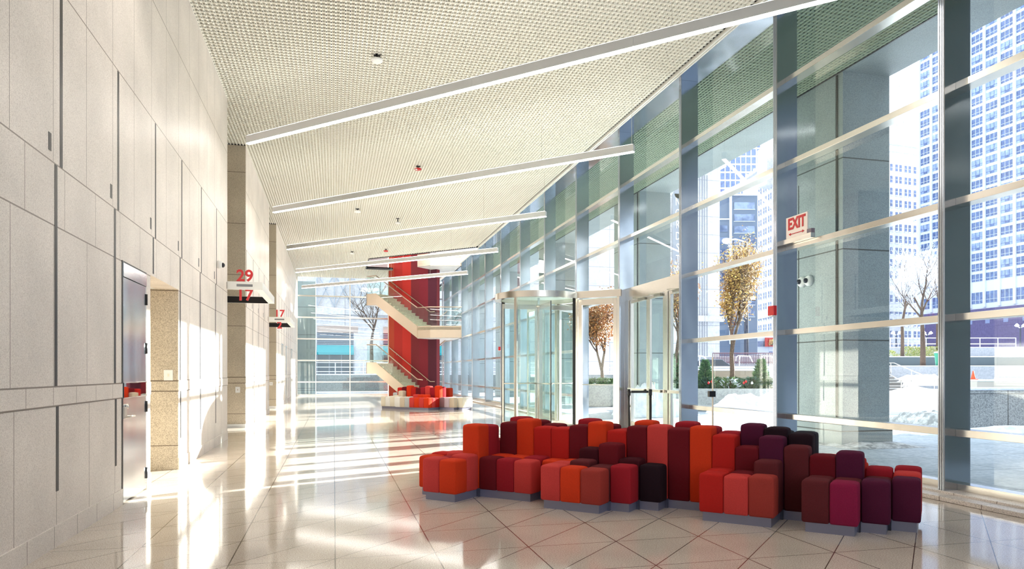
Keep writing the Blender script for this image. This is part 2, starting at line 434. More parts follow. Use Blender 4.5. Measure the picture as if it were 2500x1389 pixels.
m.box(WX - .3, 6.42, -9, -2.0, ZC, ZC + .07)
m.box(XG, 10.6, -9, 50, ZC + .09, ZC + .2)
struct(m.build('ceiling_deck', DARK))
# edge channel and steel soffit over the glass
m = MB(); m.box(6.42, 6.45, Y0, Y1, ZC - .01, ZC + .06); m.box(6.475, 6.50, Y0, Y1, ZC - .012, ZC + .06); m.slot(1); m.box(6.45, 6.475, Y0, Y1, ZC + .03, ZC + .06)
struct(m.build('trim_2', [CEIL, DARK]), 'slot channel where the ceiling meets the glass wall')
m = MB(); m.box(6.50, XG + .05, Y0, Y1, ZC, ZC + .05); struct(m.build('trim_3', STEEL), 'polished steel soffit above the glass')
# void: upstand and upper storey
m = MB(); g = .02
for (a, b) in (((VX0, VY0), (6.5, VX0 + VY0 - 6.5)), ((VX0, VY0), (VX0, VYB)), ((VX0, VYB), (3.2, VYB))):
    d = (Vector(b) - Vector(a)).normalized(); m.obox(a, (d.x, d.y), (-d.y, d.x), (Vector(b) - Vector(a)).length, .03, ZC - .02, ZC + .12)
struct(m.build('trim_4', BLACKM), 'black edge of the stair opening in the ceiling')
m = MB()
m.prism([(VX0 - .3, VY0 - .1), (VX0 + .1, VY0 - .1), (VX0 + .1, Y1), (VX0 - .3, Y1)], ZC + .12, 10.4)
m.box(VX0 - .3, 7.4, Y1 + .02, Y1 + .3, ZC + .12, 10.4)
m.prism([(VX0 - .3, VY0 - .1), (6.9, VX0 + VY0 - 7.1), (6.9, VX0 + VY0 - 7.4), (VX0 - .3, VY0 - .4)], ZC + .12, 10.4)
m.box(VX0 - .3, 7.4, 31, Y1 + .3, 10.4, 10.6)
struct(m.build('wall_upper_storey', WHITE), 'pale upper storey seen through the stair opening')

# ------------------------------------------------------------------ curtain wall on the right
bay_glass_from = {}
for k in range(len(FINS)):
    y = FINS[k]
    if y > YF: continue
    m = MB(); m.box(XM, XG, y, y + .085, .05, ZC)
    m.box(XM - .012, XM, y + .004, y + .022, .05, ZC); m.box(XM - .012, XM, y + .033, y + .052, .05, ZC); m.box(XM - .012, XM, y + .063, y + .081, .05, ZC)
    m.slot(1); m.box(XM - .004, XM, y, y + .085, .05, ZC)
    m.slot(0); m.box(XG, XG + .025, y + .01, y + .075, 0, ZC)
    struct(m.build('trim_%d' % (k + 5), [STEEL, BRONZE], bevel=.003), 'tall stainless steel fin of the glass wall')
nb = 0
for k in range(len(FINS)):
    a = FINS[k] + .085; b = FINS[k + 1] if k + 1 < len(FINS) and FINS[k + 1] < YF else YF - .02
    if b > YF: break
    if a > YF: break
    nb += 1
    zlo = .075
    door = abs(FINS[k] - 12.72) < .1; vest = abs(FINS[k] - 15.82) < .1
    if door or vest: zlo = 3.36
    g = MB(); lev = [zlo] + [z + .04 for z in TZ if z > zlo] + [ZC]
    for z0, z1 in zip(lev, lev[1:]):
        g.quad((XG, a, z0), (XG, b, z0), (XG, b, z1), (XG, a, z1))
    w_ = struct(g.build('window_%d' % nb, GLASS), 'tall glazed bay of the lobby wall')
    for z in TZ:
        if (door or vest) and z < 3.0: continue
        h = .08
        t = MB(); zz0, zz1 = z, z + h
        if (door or vest) and abs(z - 3.28) < .05: zz0 = 3.10 if door else 3.22; zz1 = 3.40
        t.box(XM + .15, XG - .005, a, b, zz0, zz1)
        t.build('transom', STEEL2, w_, bevel=.003)
    if zlo < 1:
        t = MB(); t.box(XM + .17, XG - .005, a, b, .075, .15); t.build('sill', STEEL2, w_, bevel=.003)
    if k + 1 >= len(FINS) or FINS[k + 1] > YF: break

# far glass wall
XB = [WX, .93, 4.03, XM]
for i in range(3):
    a, b = XB[i] + .06, XB[i + 1]
    g = MB(); lev = [.05, .78, 2.08, 3.38, 4.68, 5.98, ZC + (0 if i == 0 else 0)]
    for z0, z1 in zip(lev, lev[1:]): g.quad((a, YF, z0), (b, YF, z0), (b, YF, z1), (a, YF, z1))
    nb += 1
    w_ = struct(g.build('window_%d' % nb, GLASS), 'glazed bay of the end wall')
    for z in lev[1:-1] + [.0]:
        t = MB(); t.box(a, b, YF - .12, YF + .02, z, z + .08); t.build('transom', STEEL2, w_)
for i, x in enumerate(XB):
    m = MB(); m.box(x, x + .06, YF - .16, YF + .06, 0, ZC); struct(m.build('trim_%d' % (40 + i), STEEL2, bevel=.003), 'upright of the end glass wall')
# glazed wall behind the photographer
g = MB()
for i in range(3): g.quad((XB[i] + .06, Y0, 0), (XB[i + 1], Y0, 0), (XB[i + 1], Y0, ZC), (XB[i] + .06, Y0, ZC))
nb += 1; struct(g.build('window_%d' % nb, GLASS), 'glazed wall behind the viewer')

# ================================================================== SOFAS
FAB = {'coral': (206, 66, 62), 'orange': (216, 60, 26), 'red': (190, 36, 30), 'crimson': (160, 30, 42), 'maroon': (108, 20, 30), 'dark': (66, 14, 24),
       'plum': (84, 24, 52), 'magenta': (140, 28, 66), 'brown': (96, 36, 40), 'black': (38, 20, 28), 'charcoal': (40, 38, 46), 'brick': (162, 58, 50),
       'cream': (232, 224, 206), 'white': (242, 240, 236), 'tan': (214, 198, 176), 'grey': (192, 194, 196), 'mauve': (142, 108, 114), 'lilac': (204, 190, 200), 'rust': (160, 50, 26)}
def fabric(c):
    n = 'fabric_' + c
    if n in MATS: return MATS[n]
    rgb = FAB[c]; c2 = tuple(max(0, x * .86) for x in rgb)
    return mat(n, srgb(*rgb), .92, 0, (260, srgb(*c2), .35, .65), (420, .25), spec=.15, sheen=.25)
def block_mesh(h, z0=.088, a=.2245, b=.2205):
    outl = []; r = .018
    for (cx, cy, t0) in ((a / 2 - r, b / 2 - r, 0), (-a / 2 + r, b / 2 - r, 90), (-a / 2 + r, -b / 2 + r, 180), (a / 2 - r, -b / 2 + r, 270)):
        for t in (0, 45, 90):
            q = math.radians(t0 + t); outl.append((cx + r * math.cos(q), cy + r * math.sin(q)))
    rings = [(.93, z0), (1.0, z0 + .014), (1.004, z0 + (h - z0) * .5), (1.0, h - .036), (.985, h - .018), (.95, h - .006), (.88, h + .001), (.7, h + .009), (.4, h + .014)]
    vs = []; fs = []; n = len(outl)
    for s, z in rings: vs += [(x * s, y * s, z) for x, y in outl]
    for i in range(len(rings) - 1):
        for k in range(n): fs.append((i * n + k, i * n + (k + 1) % n, (i + 1) * n + (k + 1) % n, (i + 1) * n + k))
    fs.append(tuple(range(n - 1, -1, -1))); vs.append((0, 0, h + .016)); c = len(vs) - 1; b0 = (len(rings) - 1) * n
    for k in range(n): fs.append((b0 + k, b0 + (k + 1) % n, c))
    return vs, fs
def sofa(E0, F0, cells, label, pe=.2265, pf=.2225):
    def W(p, q): return ((p + q) / R2, (q - p) / R2)
    cx = sum(W(E0 + pe * (c - .5), F0 + pf * (r + .5))[0] for c, r in cells) / len(cells)
    cy = sum(W(E0 + pe * (c - .5), F0 + pf * (r + .5))[1] for c, r in cells) / len(cells)
    root = empty('modular_sofa', (cx, cy, 0), label, 'sofa')
    pl = MB()
    for (c, r), (h, colr) in cells.items():
        ins = .03
        p0 = E0 + pe * (c - 1) + (ins if (c - 1, r) not in cells else 0); p1 = E0 + pe * c - (ins if (c + 1, r) not in cells else 0)
        q0 = F0 + pf * r + (ins if (c, r - 1) not in cells else 0); q1 = F0 + pf * (r + 1) - (ins if (c, r + 1) not in cells else 0)
        pl.prism([W(p0, q0), W(p1, q0), W(p1, q1), W(p0, q1)], 0, .094)
        # fill the notch at inner corners
        if (c + 1, r) in cells and (c, r - 1) in cells and (c + 1, r - 1) not in cells: pl.prism([W(p1 - .04, F0 + pf * r - .0), W(p1, F0 + pf * r), W(p1, q0 + .04), W(p1 - .04, q0 + .04)], 0, .094)
    pl.build('plinth', mat('plinth_metal', srgb(136, 136, 156), .34, .7), root)
    rot = Matrix.Rotation(-PI / 4, 4, 'Z')
    for (c, r), (h, colr) in cells.items():
        x, y = W(E0 + pe * (c - .5), F0 + pf * (r + .5))
        vs, fs = block_mesh(h)
        mb = MB(); mb.add([(rot @ Vector(v)) + Vector((x, y, 0)) for v in vs], fs)
        nm = 'seat_block' if h < .53 else 'back_block'
        o = mb.build(nm, fabric(colr), root, smooth=True)
        o['label'] = '%s fabric %s' % (colr, 'seat block' if h < .53 else 'back block')
    return root
N = {}
def put(d, r, c0, items):
    for i, (h, k) in enumerate(items):
        if k: d[(c0 + i, r)] = (h, k)
put(N, 0, -1, [(.452, 'coral'), (.445, 'orange')])
put(N, 1, -2, [(.44, 'orange'), (.435, 'crimson'), (.478, 'coral')])
put(N, 2, -2, [(.455, 'red'), (.475, 'coral'), (.80, 'orange'), (.442, 'maroon'), (.436, 'crimson'), (.433, 'coral')])
put(N, 3, -2, [(.44, 'coral'), (.43, 'red'), (.78, 'crimson'), (.445, 'orange'), (.445, 'orange'), (.452, 'crimson'), (.43, 'orange')])
put(N, 4, 0, [(.60, 'crimson'), (.805, 'maroon'), (.85, 'orange'), (.77, 'red'), (.77, 'red'), (.805, 'maroon'), (.85, 'orange'), (.77, 'red'), (.82, 'maroon'), (.84, 'coral'), (.815, 'maroon'), (.845, 'orange'),
               (.77, 'red'), (.665, 'maroon'), (.775, 'plum'), (.695, 'brown'), (.622, 'maroon'), (.665, 'plum'), (.44, 'brown'), (.457, 'plum')])
put(N, 5, 1, [(.855, 'crimson'), (.825, 'maroon'), (.79, 'maroon'), (.76, 'maroon'), (.862, 'crimson'), (.81, 'maroon'), (.765, 'crimson'), (.865, 'orange'), (.80, 'crimson'), (.868, 'crimson'), (.83, 'crimson'),
               (.785, 'crimson'), (.872, 'plum'), (.845, 'black'), (.795, 'black'), (.60, 'red'), (.585, 'red'), (.512, 'crimson'), (.48, 'coral')])
put(N, 6, 0, [(.44, 'red')] + [(.44, k) for k in ('red', 'coral', 'maroon', 'orange', 'red', 'crimson', 'orange', 'coral', 'maroon', 'red', 'crimson', 'plum', 'magenta')] + [(.80, 'charcoal'), (.795, 'charcoal'), (.44, 'orange'), (.52, 'orange'), (.44, 'red'), (.505, 'crimson')])
put(N, 7, 2, [(.44, k) for k in ('coral', 'red', 'maroon')]); put(N, 7, 8, [(.44, k) for k in ('coral', 'red', 'crimson')])
put(N, 1, 5, [(.44, 'coral'), (.433, 'orange'), (.427, 'brick')])
put(N, 2, 5, [(.442, 'coral'), (.48, 'brown'), (.435, 'brown'), (.456, 'crimson')])
put(N, 3, 5, [(.44, 'orange'), (.585, 'dark'), (.645, 'maroon'), (.50, 'dark'), (.452, 'black')])
put(N, 2, 12, [(.446, 'red'), (.436, 'coral'), (.45, 'brick')]); put(N, 3, 12, [(.45, 'red'), (.442, 'maroon'), (.565, 'brown')])
put(N, 2, 16, [(.452, 'brown'), (.446, 'magenta')]); put(N, 3, 16, [(.442, 'brown'), (.44, 'brown'), (.452, 'plum')])
sofa(-4.42, 6.21, N, 'large sofa of red, orange and plum upholstered blocks nearest the viewer')
Fd = {}
put(Fd, 0, 1, [(.45, 'white'), (.45, 'tan'), (.45, 'grey'), (.45, 'coral'), (.45, 'orange'), (.45, 'coral'), (.45, 'orange')])
put(Fd, 1, -3, [(.45, 'cream'), (.45, 'white'), (.47, 'cream'), (.46, 'white'), (.45, 'white'), (.45, 'cream'), (.45, 'grey'), (.56, 'coral'), (.56, 'orange'), (.56, 'orange'), (.44, 'coral')])
put(Fd, 2, -3, [(.45, 'cream'), (.47, 'cream'), (.50, 'cream'), (.68, 'tan'), (.45, 'white'), (.46, 'grey'), (.45, 'grey'), (.45, 'coral'), (.45, 'red'), (.45, 'coral'), (.44, 'red')])
put(Fd, 3, -2, [(.60, 'grey'), (.80, 'red'), (.83, 'maroon'), (.88, 'orange'), (.78, 'red'), (.80, 'maroon'), (.82, 'crimson'), (.87, 'coral'), (.82, 'crimson'), (.88, 'orange'), (.45, 'mauve'), (.45, 'lilac'), (.45, 'tan')])
put(Fd, 4, -1, [(.77, 'crimson'), (.78, 'red'), (.82, 'red'), (.74, 'maroon'), (.76, 'red'), (.74, 'crimson'), (.8, 'orange'), (.76, 'maroon'), (.84, 'crimson'), (.45, 'crimson'), (.45, 'grey'), (.45, 'white'), (.45, 'cream')])
put(Fd, 5, 2, [(.45, 'red')] * 5 + [(.45, 'crimson'), (.45, 'crimson'), (.45, 'cream'), (.45, 'white'), (.45, 'white')])
put(Fd, 6, 7, [(.79, 'rust'), (.45, 'tan'), (.46, 'charcoal'), (.46, 'charcoal'), (.45, 'white')])
sofa(-17.64, 20.83, Fd, 'smaller sofa of cream, coral and red blocks in front of the stairs')

# ================================================================== HANGING LIGHTS
EMW = mat('lamp_white', (1, .93, .82, 1), .5, emit=((1, .94, .87, 1), 8.0))
EMU = mat('fill_glow_up', (1, .93, .82, 1), .5, emit=((1, .97, .93, 1), 2.0))
LBODY = mat('lamp_body', srgb(206, 206, 206), .4, .2)
def pendant():
    root = empty('linear_pendant_light', (2.15, 11.05, 5.9), 'long straight hanging light nearest the viewer, crossing the top of the view', 'ceiling light', 'diagonal linear lights under the lattice ceiling')
    a = Vector((-1.65, 14.85)); b = Vector((5.95, 7.25)); L = (b - a).length; u = (b - a) / L; v = Vector((-u.y, u.x))
    m = MB(); h = .045
    for i in range(4):
        s0 = L / 4 * i + .002; s1 = L / 4 * (i + 1) - .002
        p = a + u * s0 - v * h; m.obox(p, u, v, s1 - s0, 2 * h, 5.912, 6.055)
    m.obox(a - v * (h - .004), u, v, L, 2 * h - .008, 5.925, 6.05)
    m.build('housing', LBODY, root)
    m = MB(); m.obox(a - v * .038 + u * .01, u, v, L - .02, .076, 5.898, 5.914); m.build('diffuser', EMW, root)
    m = MB(); m.obox(a - v * .036 + u * .02, u, v, L - .04, .072, 6.052, 6.062); m.build('upper_fill_strip', EMU, root)  # upward glow added as soft fill for the ceiling, hidden from below
    for s in (.05, 1.35, 3.6, 6.2, 8.6, L - .05):
        p = a + u * s; m = MB(); m.tube([(p.x, p.y, 6.05), (p.x, p.y, ZC + .02)], .0035, 6); m.build('suspension_cable', STEEL2, root)
    return root
p0 = pendant()
LBL = ['second long hanging light from the viewer, above the revolving door', 'middle one of the five long hanging lights', 'fourth long hanging light, in front of the stair opening', 'farthest and smallest of the five long hanging lights']
for k in range(1, 5):
    c = copy_tree(p0); c.location.y += 6.2 * k; c['label'] = LBL[k - 1]

for k, lb in ((-1, 'long hanging light directly over the viewer, out of view'), (-2, 'long hanging light behind the viewer, out of view')):
    c = copy_tree(p0); c.location.y += 6.2 * k; c['label'] = lb

# ================================================================== CEILING DEVICES
def device(x, y, colr, r, h, label, cat, name, stem=True, drop=.06):
    root = empty(name, (x, y, ZC), label, cat)
    m = MB(); m.lathe((x, y, ZC - drop - h), [(r * .55, -.012), (r * .9, .0), (r, .02), (r, h * .7), (r * .8, h)], 24); m.build('body', colr, root, smooth=True)
    m = MB(); m.tube([(x, y, ZC - drop), (x, y, ZC + .03)], .02, 8); m.box(x - .06, x + .06, y - .02, y + .02, ZC - .015, ZC + .02); m.build('mount', BLACKM, root)
    return root
device(.76, 13.09, WHITE, .105, .05, 'round white disc under the ceiling, nearest of the ceiling devices', 'wireless router', 'access_point')
r_ = device(2.28, 19.84, RED, .10, .04, 'round red alarm strobe under the ceiling, nearer of two', 'fire alarm', 'alarm_strobe')
m = MB(); m.box(2.20, 2.25, 19.76, 19.80, ZC - .115, ZC - .09); m.build('lens', WHITE, r_)
device(.81, 25.54, WHITE, .12, .06, 'flat white box-like disc under the ceiling beyond the second light', 'wireless router', 'access_point')
r_ = device(2.32, 26.76, WHITE, .10, .05, 'white security camera dome hanging under the ceiling', 'security camera', 'security_camera', drop=.14)
device(2.36, 33.56, RED, .11, .05, 'small red alarm strobe on the ceiling near the stair opening', 'fire alarm', 'alarm_strobe')
device(.85, 34.64, WHITE, .11, .05, 'farthest small white disc under the ceiling', 'smoke detector', 'smoke_detector')

# ================================================================== LIFT LOBBY SIGNS
SIGNW = mat('sign_white', srgb(235, 235, 232), .35)
NUMR = mat('number_red', srgb(205, 44, 48), .4)
def rotY(x, y, z): return Matrix.Translation((x, y, z)) @ Matrix.Rotation(PI / 2, 4, 'X')
def lobby_sign(y0, y1, top, bot, label):
    root = empty('floor_number_sign', (WX, y0, 3.15), label, 'sign')
    x1 = -1.47; m = MB()
    m.box(-3.3, x1, y0 + .02, y0 + .10, 3.15, 3.32); m.box(x1 - .14, x1, y0 + .10, y1 - .02, 3.15, 3.32); m.box(-3.3, x1, y1 - .10, y1 - .02, 3.15, 3.32)
    m.build('frame', SIGNW, root, bevel=.004)
    m = MB(); m.box(-3.3, x1 - .15, y1 - .112, y1 - .10, 3.155, 3.315); m.build('dark_inner_face', BLACKM, root)
    m = MB(); m.box(-1.99, -1.67, y0 + .012, y0 + .021, 3.215, 3.265); m.build('nameplate', mat('plate_grey', srgb(128, 128, 132), .4), root)
    text_mesh(top, .34, .03, 'upper_number', NUMR, root, rotY(-1.83, y0 + .05, 3.32 + .118), .007)
    text_mesh(bot, .34, .03, 'lower_number', NUMR, root, rotY(-1.83, y0 + .05, 3.15 - .118), .007)
lobby_sign(15.92, 19.13, '29', '17', 'white bracket sign with red 29 above and 17 below, nearer lift lobby')
lobby_sign(25.84, 29.0, '17', '2', 'white bracket sign with red 17 above and 2 below, farther lift lobby')

def plate(x, y, z, w_, h_, axis, label, name='wall_plate', cat='wall switch'):
    m = MB()
    if axis == 'Y': m.box(x - w_ / 2, x + w_ / 2, y - .014, y - .0005, z - h_ / 2, z + h_ / 2)
    else: m.box(x, x + .012, y - w_ / 2, y + w_ / 2, z - h_ / 2, z + h_ / 2)
    root = m.build(name, WHITE, bevel=.003); tag(root, label, cat)
    s = MB()
    if axis == 'Y': s.box(x - .012, x + .012, y - .018, y - .013, z - .02, z + .02)
    else: s.box(x + .012, x + .016, y - .012, y + .012, z - .02, z + .02)
    s.build('socket_face', BRONZE, root)
plate(-2.36, 19.12, .96, .11, .15, 'Y', 'white outlet plate on the granite cheek under the 29 and 17 sign', 'wall_outlet', 'outlet')
plate(-2.30, 11.07, 1.36, .12, .15, 'Y', 'white switch plate on the granite cheek beside the steel door')
plate(-2.36, 28.99, .96, .12, .13, 'Y', 'small white plate on the cheek of the farther lift lobby', 'wall_outlet', 'outlet')
# dome camera on the left wall
root = empty('wall_camera', (WX, 14.65, 3.48), 'small white dome camera high on the left granite wall', 'security camera')
m = MB(); m.lathe((WX, 14.65, 3.48), [(.0, 0), (.075, 0), (.075, .05), (.06, .08), (.0, .085)], 20, 'X'); m.build('housing', WHITE, root, smooth=True)
m = MB(); m.lathe((WX + .075, 14.65, 3.47), [(.0, 0), (.05, 0), (.046, .03), (.025, .05), (.0, .056)], 16, 'X'); m.build('lens_dome', mat('smoked', (.02, .02, .03, 1), .08), root, smooth=True)

# EXIT sign, on the transom beside the second fin
ex = empty('exit_sign', (6.7, 9.05, 3.36), 'white EXIT sign with red letters on the glass wall rail', 'exit sign')
m = MB(); m.box(6.69, 6.765, 8.90, 9.64, 3.355, 3.43); m.build('mount', STEEL2, ex, bevel=.004)
m = MB(); m.box(6.70, 6.76, 8.90, 9.0, 3.43, 3.49); m.build('end_box', mat('mauve_grey', srgb(122, 110, 122), .5), ex)
m = MB(); m.box(6.70, 6.72, 8.99, 9.49, 3.43, 3.75); m.build('face', mat('exit_face', srgb(238, 226, 218), .4), ex, bevel=.003)
Mx = Matrix.Translation((6.697, 9.235, 3.63)) @ Matrix.Rotation(-PI / 2, 4, 'Z') @ Matrix.Rotation(PI / 2, 4, 'X')
text_mesh('EXIT', .235, .006, 'lettering', RED, ex, Mx, .008, .85)
m = MB()
m.extr([(6.698, 9.42, 3.485), (6.698, 9.37, 3.505), (6.698, 9.37, 3.49), (6.698, 9.10, 3.49), (6.698, 9.10, 3.505), (6.698, 9.05, 3.485), (6.698, 9.10, 3.465), (6.698, 9.10, 3.48), (6.698, 9.37, 3.48), (6.698, 9.37, 3.465)], (-.005, 0, 0))
m.build('double_arrow', RED, ex)
def strobe(y, z, label):
    root = empty('fire_alarm', (XM, y, z), label, 'fire alarm')
    m = MB(); m.box(XM - .075, XM - .012, y - .02, y + .13, z, z + .15); m.build('housing', mat('alarm_red', srgb(206, 26, 34), .25), root, bevel=.008)
    m = MB(); m.box(XM - .08, XM - .02, y + .0, y + .11, z - .018, z); m.build('lens', WHITE, root)
strobe(9.62, 2.28, 'red fire alarm box on the fin beneath the EXIT sign')
strobe(28.3, 2.3, 'red fire alarm on a distant fin left of the revolving door')
# slim post with a push plate by the glass
root = empty('push_plate_post', (6.3, 11.2, 0), 'slim pale post with a small black box, by the glass behind the sofa', 'post')
# the post stands where the pixel column 1740 meets the glass
px_ = at(1740, 12.0); root.location = (px_.x, px_.y, 0)
m = MB(); m.tube([(px_.x, px_.y, 0), (px_.x, px_.y, 1.66)], .014, 10); m.lathe((px_.x, px_.y, 0), [(.11, 0), (.11, .01), (.03, .02)], 20); m.build('pole', mat('post_cream', srgb(236, 226, 210), .3), root, smooth=True)
m = MB(); m.box(px_.x - .075, px_.x + .04, px_.y - .03, px_.y + .04, .985, 1.085); m.build('black_box', BLACKM, root, bevel=.004)

# ================================================================== ENTRANCE: revolving door in a 45 degree bay, and a run of swing doors
DC = Vector((5.07, 17.39)); DR = 1.02
def arc(c, r, a0, a1, n):
    return [(c[0] + r * math.cos(math.radians(a0 + (a1 - a0) * i / n)), c[1] + r * math.sin(math.radians(a0 + (a1 - a0) * i / n))) for i in range(n + 1)]
def ring(m, c, r0, r1, a0, a1, z0, z1, n=40):
    o = arc(c, r1, a0, a1, n); i_ = arc(c, r0, a0, a1, n)
    for k in range(n): m.prism([i_[k], o[k], o[k + 1], i_[k + 1]], z0, z1)
def revolving_door():
    root = empty('revolving_door', (DC.x, DC.y, 0), 'round revolving door of glass and steel behind the sofa', 'revolving door')
    m = MB(); ring(m, DC, DR - .05, DR + .10, 0, 360, 3.22, 3.37, 160); m.build('canopy_ring', STEEL2, root)
    m = MB(); m.prism(arc(DC, DR - .04, 0, 354, 59), 3.33, 3.36); m.build('canopy_soffit', mat('soffit_pale', srgb(206, 226, 220), .4), root)
    m = MB(); ring(m, DC, DR - .05, DR + .02, 0, 360, 0.0, .03, 60); m.build('floor_ring', STEEL2, root)
    for (a0, a1) in ((221, 315), (45, 139)):
        m = MB(); p = arc(DC, DR, a0, a1, 24)
        for k in range(24): m.quad((*p[k], .08), (*p[k + 1], .08), (*p[k + 1], 3.22), (*p[k], 3.22))
        m.build('curved_glass', DOORG, root, smooth=True)
        m = MB(); ring(m, DC, DR - .02, DR + .02, a0, a1, .03, .12, 24); m.build('bottom_rail', STEEL2, root)
    for a, mt in ((221, STEEL2), (268, STEEL2), (314, BLACKM), (139, BLACKM), (92, STEEL2), (46, STEEL2)):
        q = Vector((math.cos(math.radians(a)), math.sin(math.radians(a)))); t_ = Vector((-q.y, q.x)); p = DC + q * (DR - .035) - t_ * (.035 if a != 268 else .012)
        if a in (268, 92): continue
        m = MB(); m.obox(p, q, t_, .07, .07, .0, 3.22); m.build('post', mt, root, bevel=.004)
    m = MB(); m.tube([(DC.x, DC.y, .0), (DC.x, DC.y, 3.3)], .028, 14); m.build('centre_shaft', CHROME, root, smooth=True)
    m = MB(); m.lathe((DC.x, DC.y, 3.05), [(.05, 0), (.08, .02), (.08, .06), (.05, .08)], 16); m.build('shaft_collar', STEEL2, root, smooth=True)
    for a in (-88.5, 1.5, 91.5, 181.5):
        q = Vector((math.cos(math.radians(a)), math.sin(math.radians(a)))); t_ = Vector((-q.y, q.x))
        m = MB(); r0, r1 = .04, DR - .04
        def bar(s0, s1, z0, z1, th=.036): m.obox(DC + q * s0 - t_ * th / 2, q, t_, s1 - s0, th, z0, z1)
        bar(r0, r0 + .06, .05, 3.12); bar(r1 - .055, r1 - .012, .05, 3.12); bar(r0 + .06, r1 - .055, .05, .17); bar(r0 + .06, r1 - .055, 3.0, 3.12)
        wg = m.build('wing', STEEL2, root, bevel=.003)
        m = MB(); m.obox(DC + q * (r1 - .012) - t_ * .009, q, t_, .014, .018, .03, 3.14); m.build('brush_seal', BLACKM, wg)
        m = MB(); A = DC + q * (r0 + .06); B = DC + q * (r1 - .055); m.quad((A.x, A.y, .17), (B.x, B.y, .17), (B.x, B.y, 3.0), (A.x, A.y, 3.0)); m.build('pane', GREENG, wg)
        for s in (-1, 1):
            m = MB(); pth = [A + t_ * .02 * s, A + t_ * .06 * s, B + t_ * .06 * s, B + t_ * .02 * s]; m.tube([(p.x, p.y, 1.12) for p in pth], .014, 8); m.build('push_bar', STEEL2, wg, smooth=True)
revolving_door()
def leg(P, Q, n, lab):
    "framed glass leaf between plan points P and Q under a steel header"
    P, Q = Vector(P), Vector(Q); L = (Q - P).length; u = (Q - P) / L; v = Vector((-u.y, u.x))
    def ob(m, s0, s1, z0, z1, th=.06): m.obox(P + u * s0 - v * th / 2, u, v, s1 - s0, th, z0, z1)
    m = MB(); ob(m, 0, .055, 0, 3.22, .1); ob(m, L - .055, L, 0, 3.22, .1)
    root = struct(m.build('door_%d' % n, STEEL2, bevel=.003), lab)
    m = MB(); ob(m, -.05, L + .05, 3.22, 3.39, .16); m.build('header', STEEL2, root, bevel=.003)
    m = MB(); ob(m, .065, .16, .02, 3.19); ob(m, L - .16, L - .065, .02, 3.19); ob(m, .16, L - .16, .02, .24); ob(m, .16, L - .16, 3.05, 3.19)
    lf = m.build('door_leaf', STEEL2, root, bevel=.003)
    m = MB(); A = P + u * .16; B = P + u * (L - .16); m.quad((A.x, A.y, .24), (B.x, B.y, .24), (B.x, B.y, 3.05), (A.x, A.y, 3.05)); m.build('pane', DOORG, lf)
    m = MB(); m.tube([(*(A - v * .05), 1.1), (*(B - v * .05), 1.1)], .014, 8); m.build('push_bar', STEEL2, lf, smooth=True)
c45 = math.cos(PI / 4)
leg((XM + .02, 15.86), (DC.x + DR * c45 + .03, DC.y - DR * c45 - .03), 5, 'tall glazed swing door between the revolving door and the fin')
leg((DC.x + DR * c45 + .03, DC.y + DR * c45 + .03), (XM + .02, 18.90), 6, 'tall glazed swing door on the far side of the revolving door')
m = MB(); m.prism([(XM + .1, 15.95), (DC.x + .3, DC.y - .3), (DC.x + .3, DC.y + .3), (XM + .1, 18.85)], 3.36, 3.38); m.prism([(XM + .1, 15.92), (XG, 15.92), (XG, 18.9), (XM + .1, 18.9)], 3.36, 3.38); struct(m.build('ceiling_entrance', mat('soffit_pale', srgb(206, 226, 220), .4)))

def swing_leaf(y0, y1, hinge, n, lab):
    x = 6.80; m = MB()
    m.box(x - .025, x + .025, y0, y0 + .085, .01, 3.09); m.box(x - .025, x + .025, y1 - .085, y1, .01, 3.09); m.box(x - .025, x + .025, y0 + .085, y1 - .085, .01, .25); m.box(x - .025, x + .025, y0 + .085, y1 - .085, 3.02, 3.09)
    root = struct(m.build('door_%d' % n, STEEL2, bevel=.003), lab)
    m = MB(); m.quad((x, y0 + .085, .25), (x, y1 - .085, .25), (x, y1 - .085, 3.02), (x, y0 + .085, 3.02)); m.build('pane', GLASS, root)
    m = MB(); z = 1.0; m.box(x - .10, x - .06, y0 + .02, y1 - .03, z - .03, z + .03); m.box(x - .10, x - .02, y0 + .02, y0 + .07, z - .035, z + .035); m.box(x - .10, x - .02, y1 - .08, y1 - .03, z - .035, z + .035)
    m.build('panic_bar', mat('bar_white', srgb(226, 224, 214), .3, .3), root, bevel=.008)
    hy = y1 - .06 if hinge else y0 + .06
    m = MB(); m.tube([(x + .03, hy, .80), (x + .10, hy, .82), (x + .10, hy, 1.18), (x + .03, hy, 1.20)], .012, 8); m.build('pull_handle', STEEL2, root, smooth=True)
    m = MB(); m.box(x - .085, x - .03, y0 + .1, y0 + .42, 3.03, 3.08); m.tube([(x - .05, y0 + .14, 3.09), (x - .20, y0 + .42, 3.095), (x - .04, y0 + .62, 3.10)], .009, 6); m.build('door_closer', mat('closer_grey', srgb(150, 150, 140), .3, .8), root)
swing_leaf(14.56, 15.58, 0, 7, 'left glazed leaf of the pair of entrance doors'); swing_leaf(13.74, 14.55, 1, 8, 'right glazed leaf of the pair of entrance doors'); swing_leaf(12.86, 13.56, 0, 9, 'single glazed entrance door beside the fin')
m = MB(); m.box(6.76, 6.9, 13.58, 13.72, 0, 3.1); m.box(6.76, 6.9, 15.6, 15.82, 0, 3.1); m.box(6.76, 6.9, 12.80, 12.85, 0, 3.1)
struct(m.build('trim_50', STEEL2, bevel=.004), 'steel posts between the entrance doors')
m = MB(); m.box(6.6, 7.05, 12.8, 15.8, 0, .012); m.box(6.6, 7.05, 15.9, 18.9, 0, .012); struct(m.build('trim_51', STEEL2), 'steel thresholds')

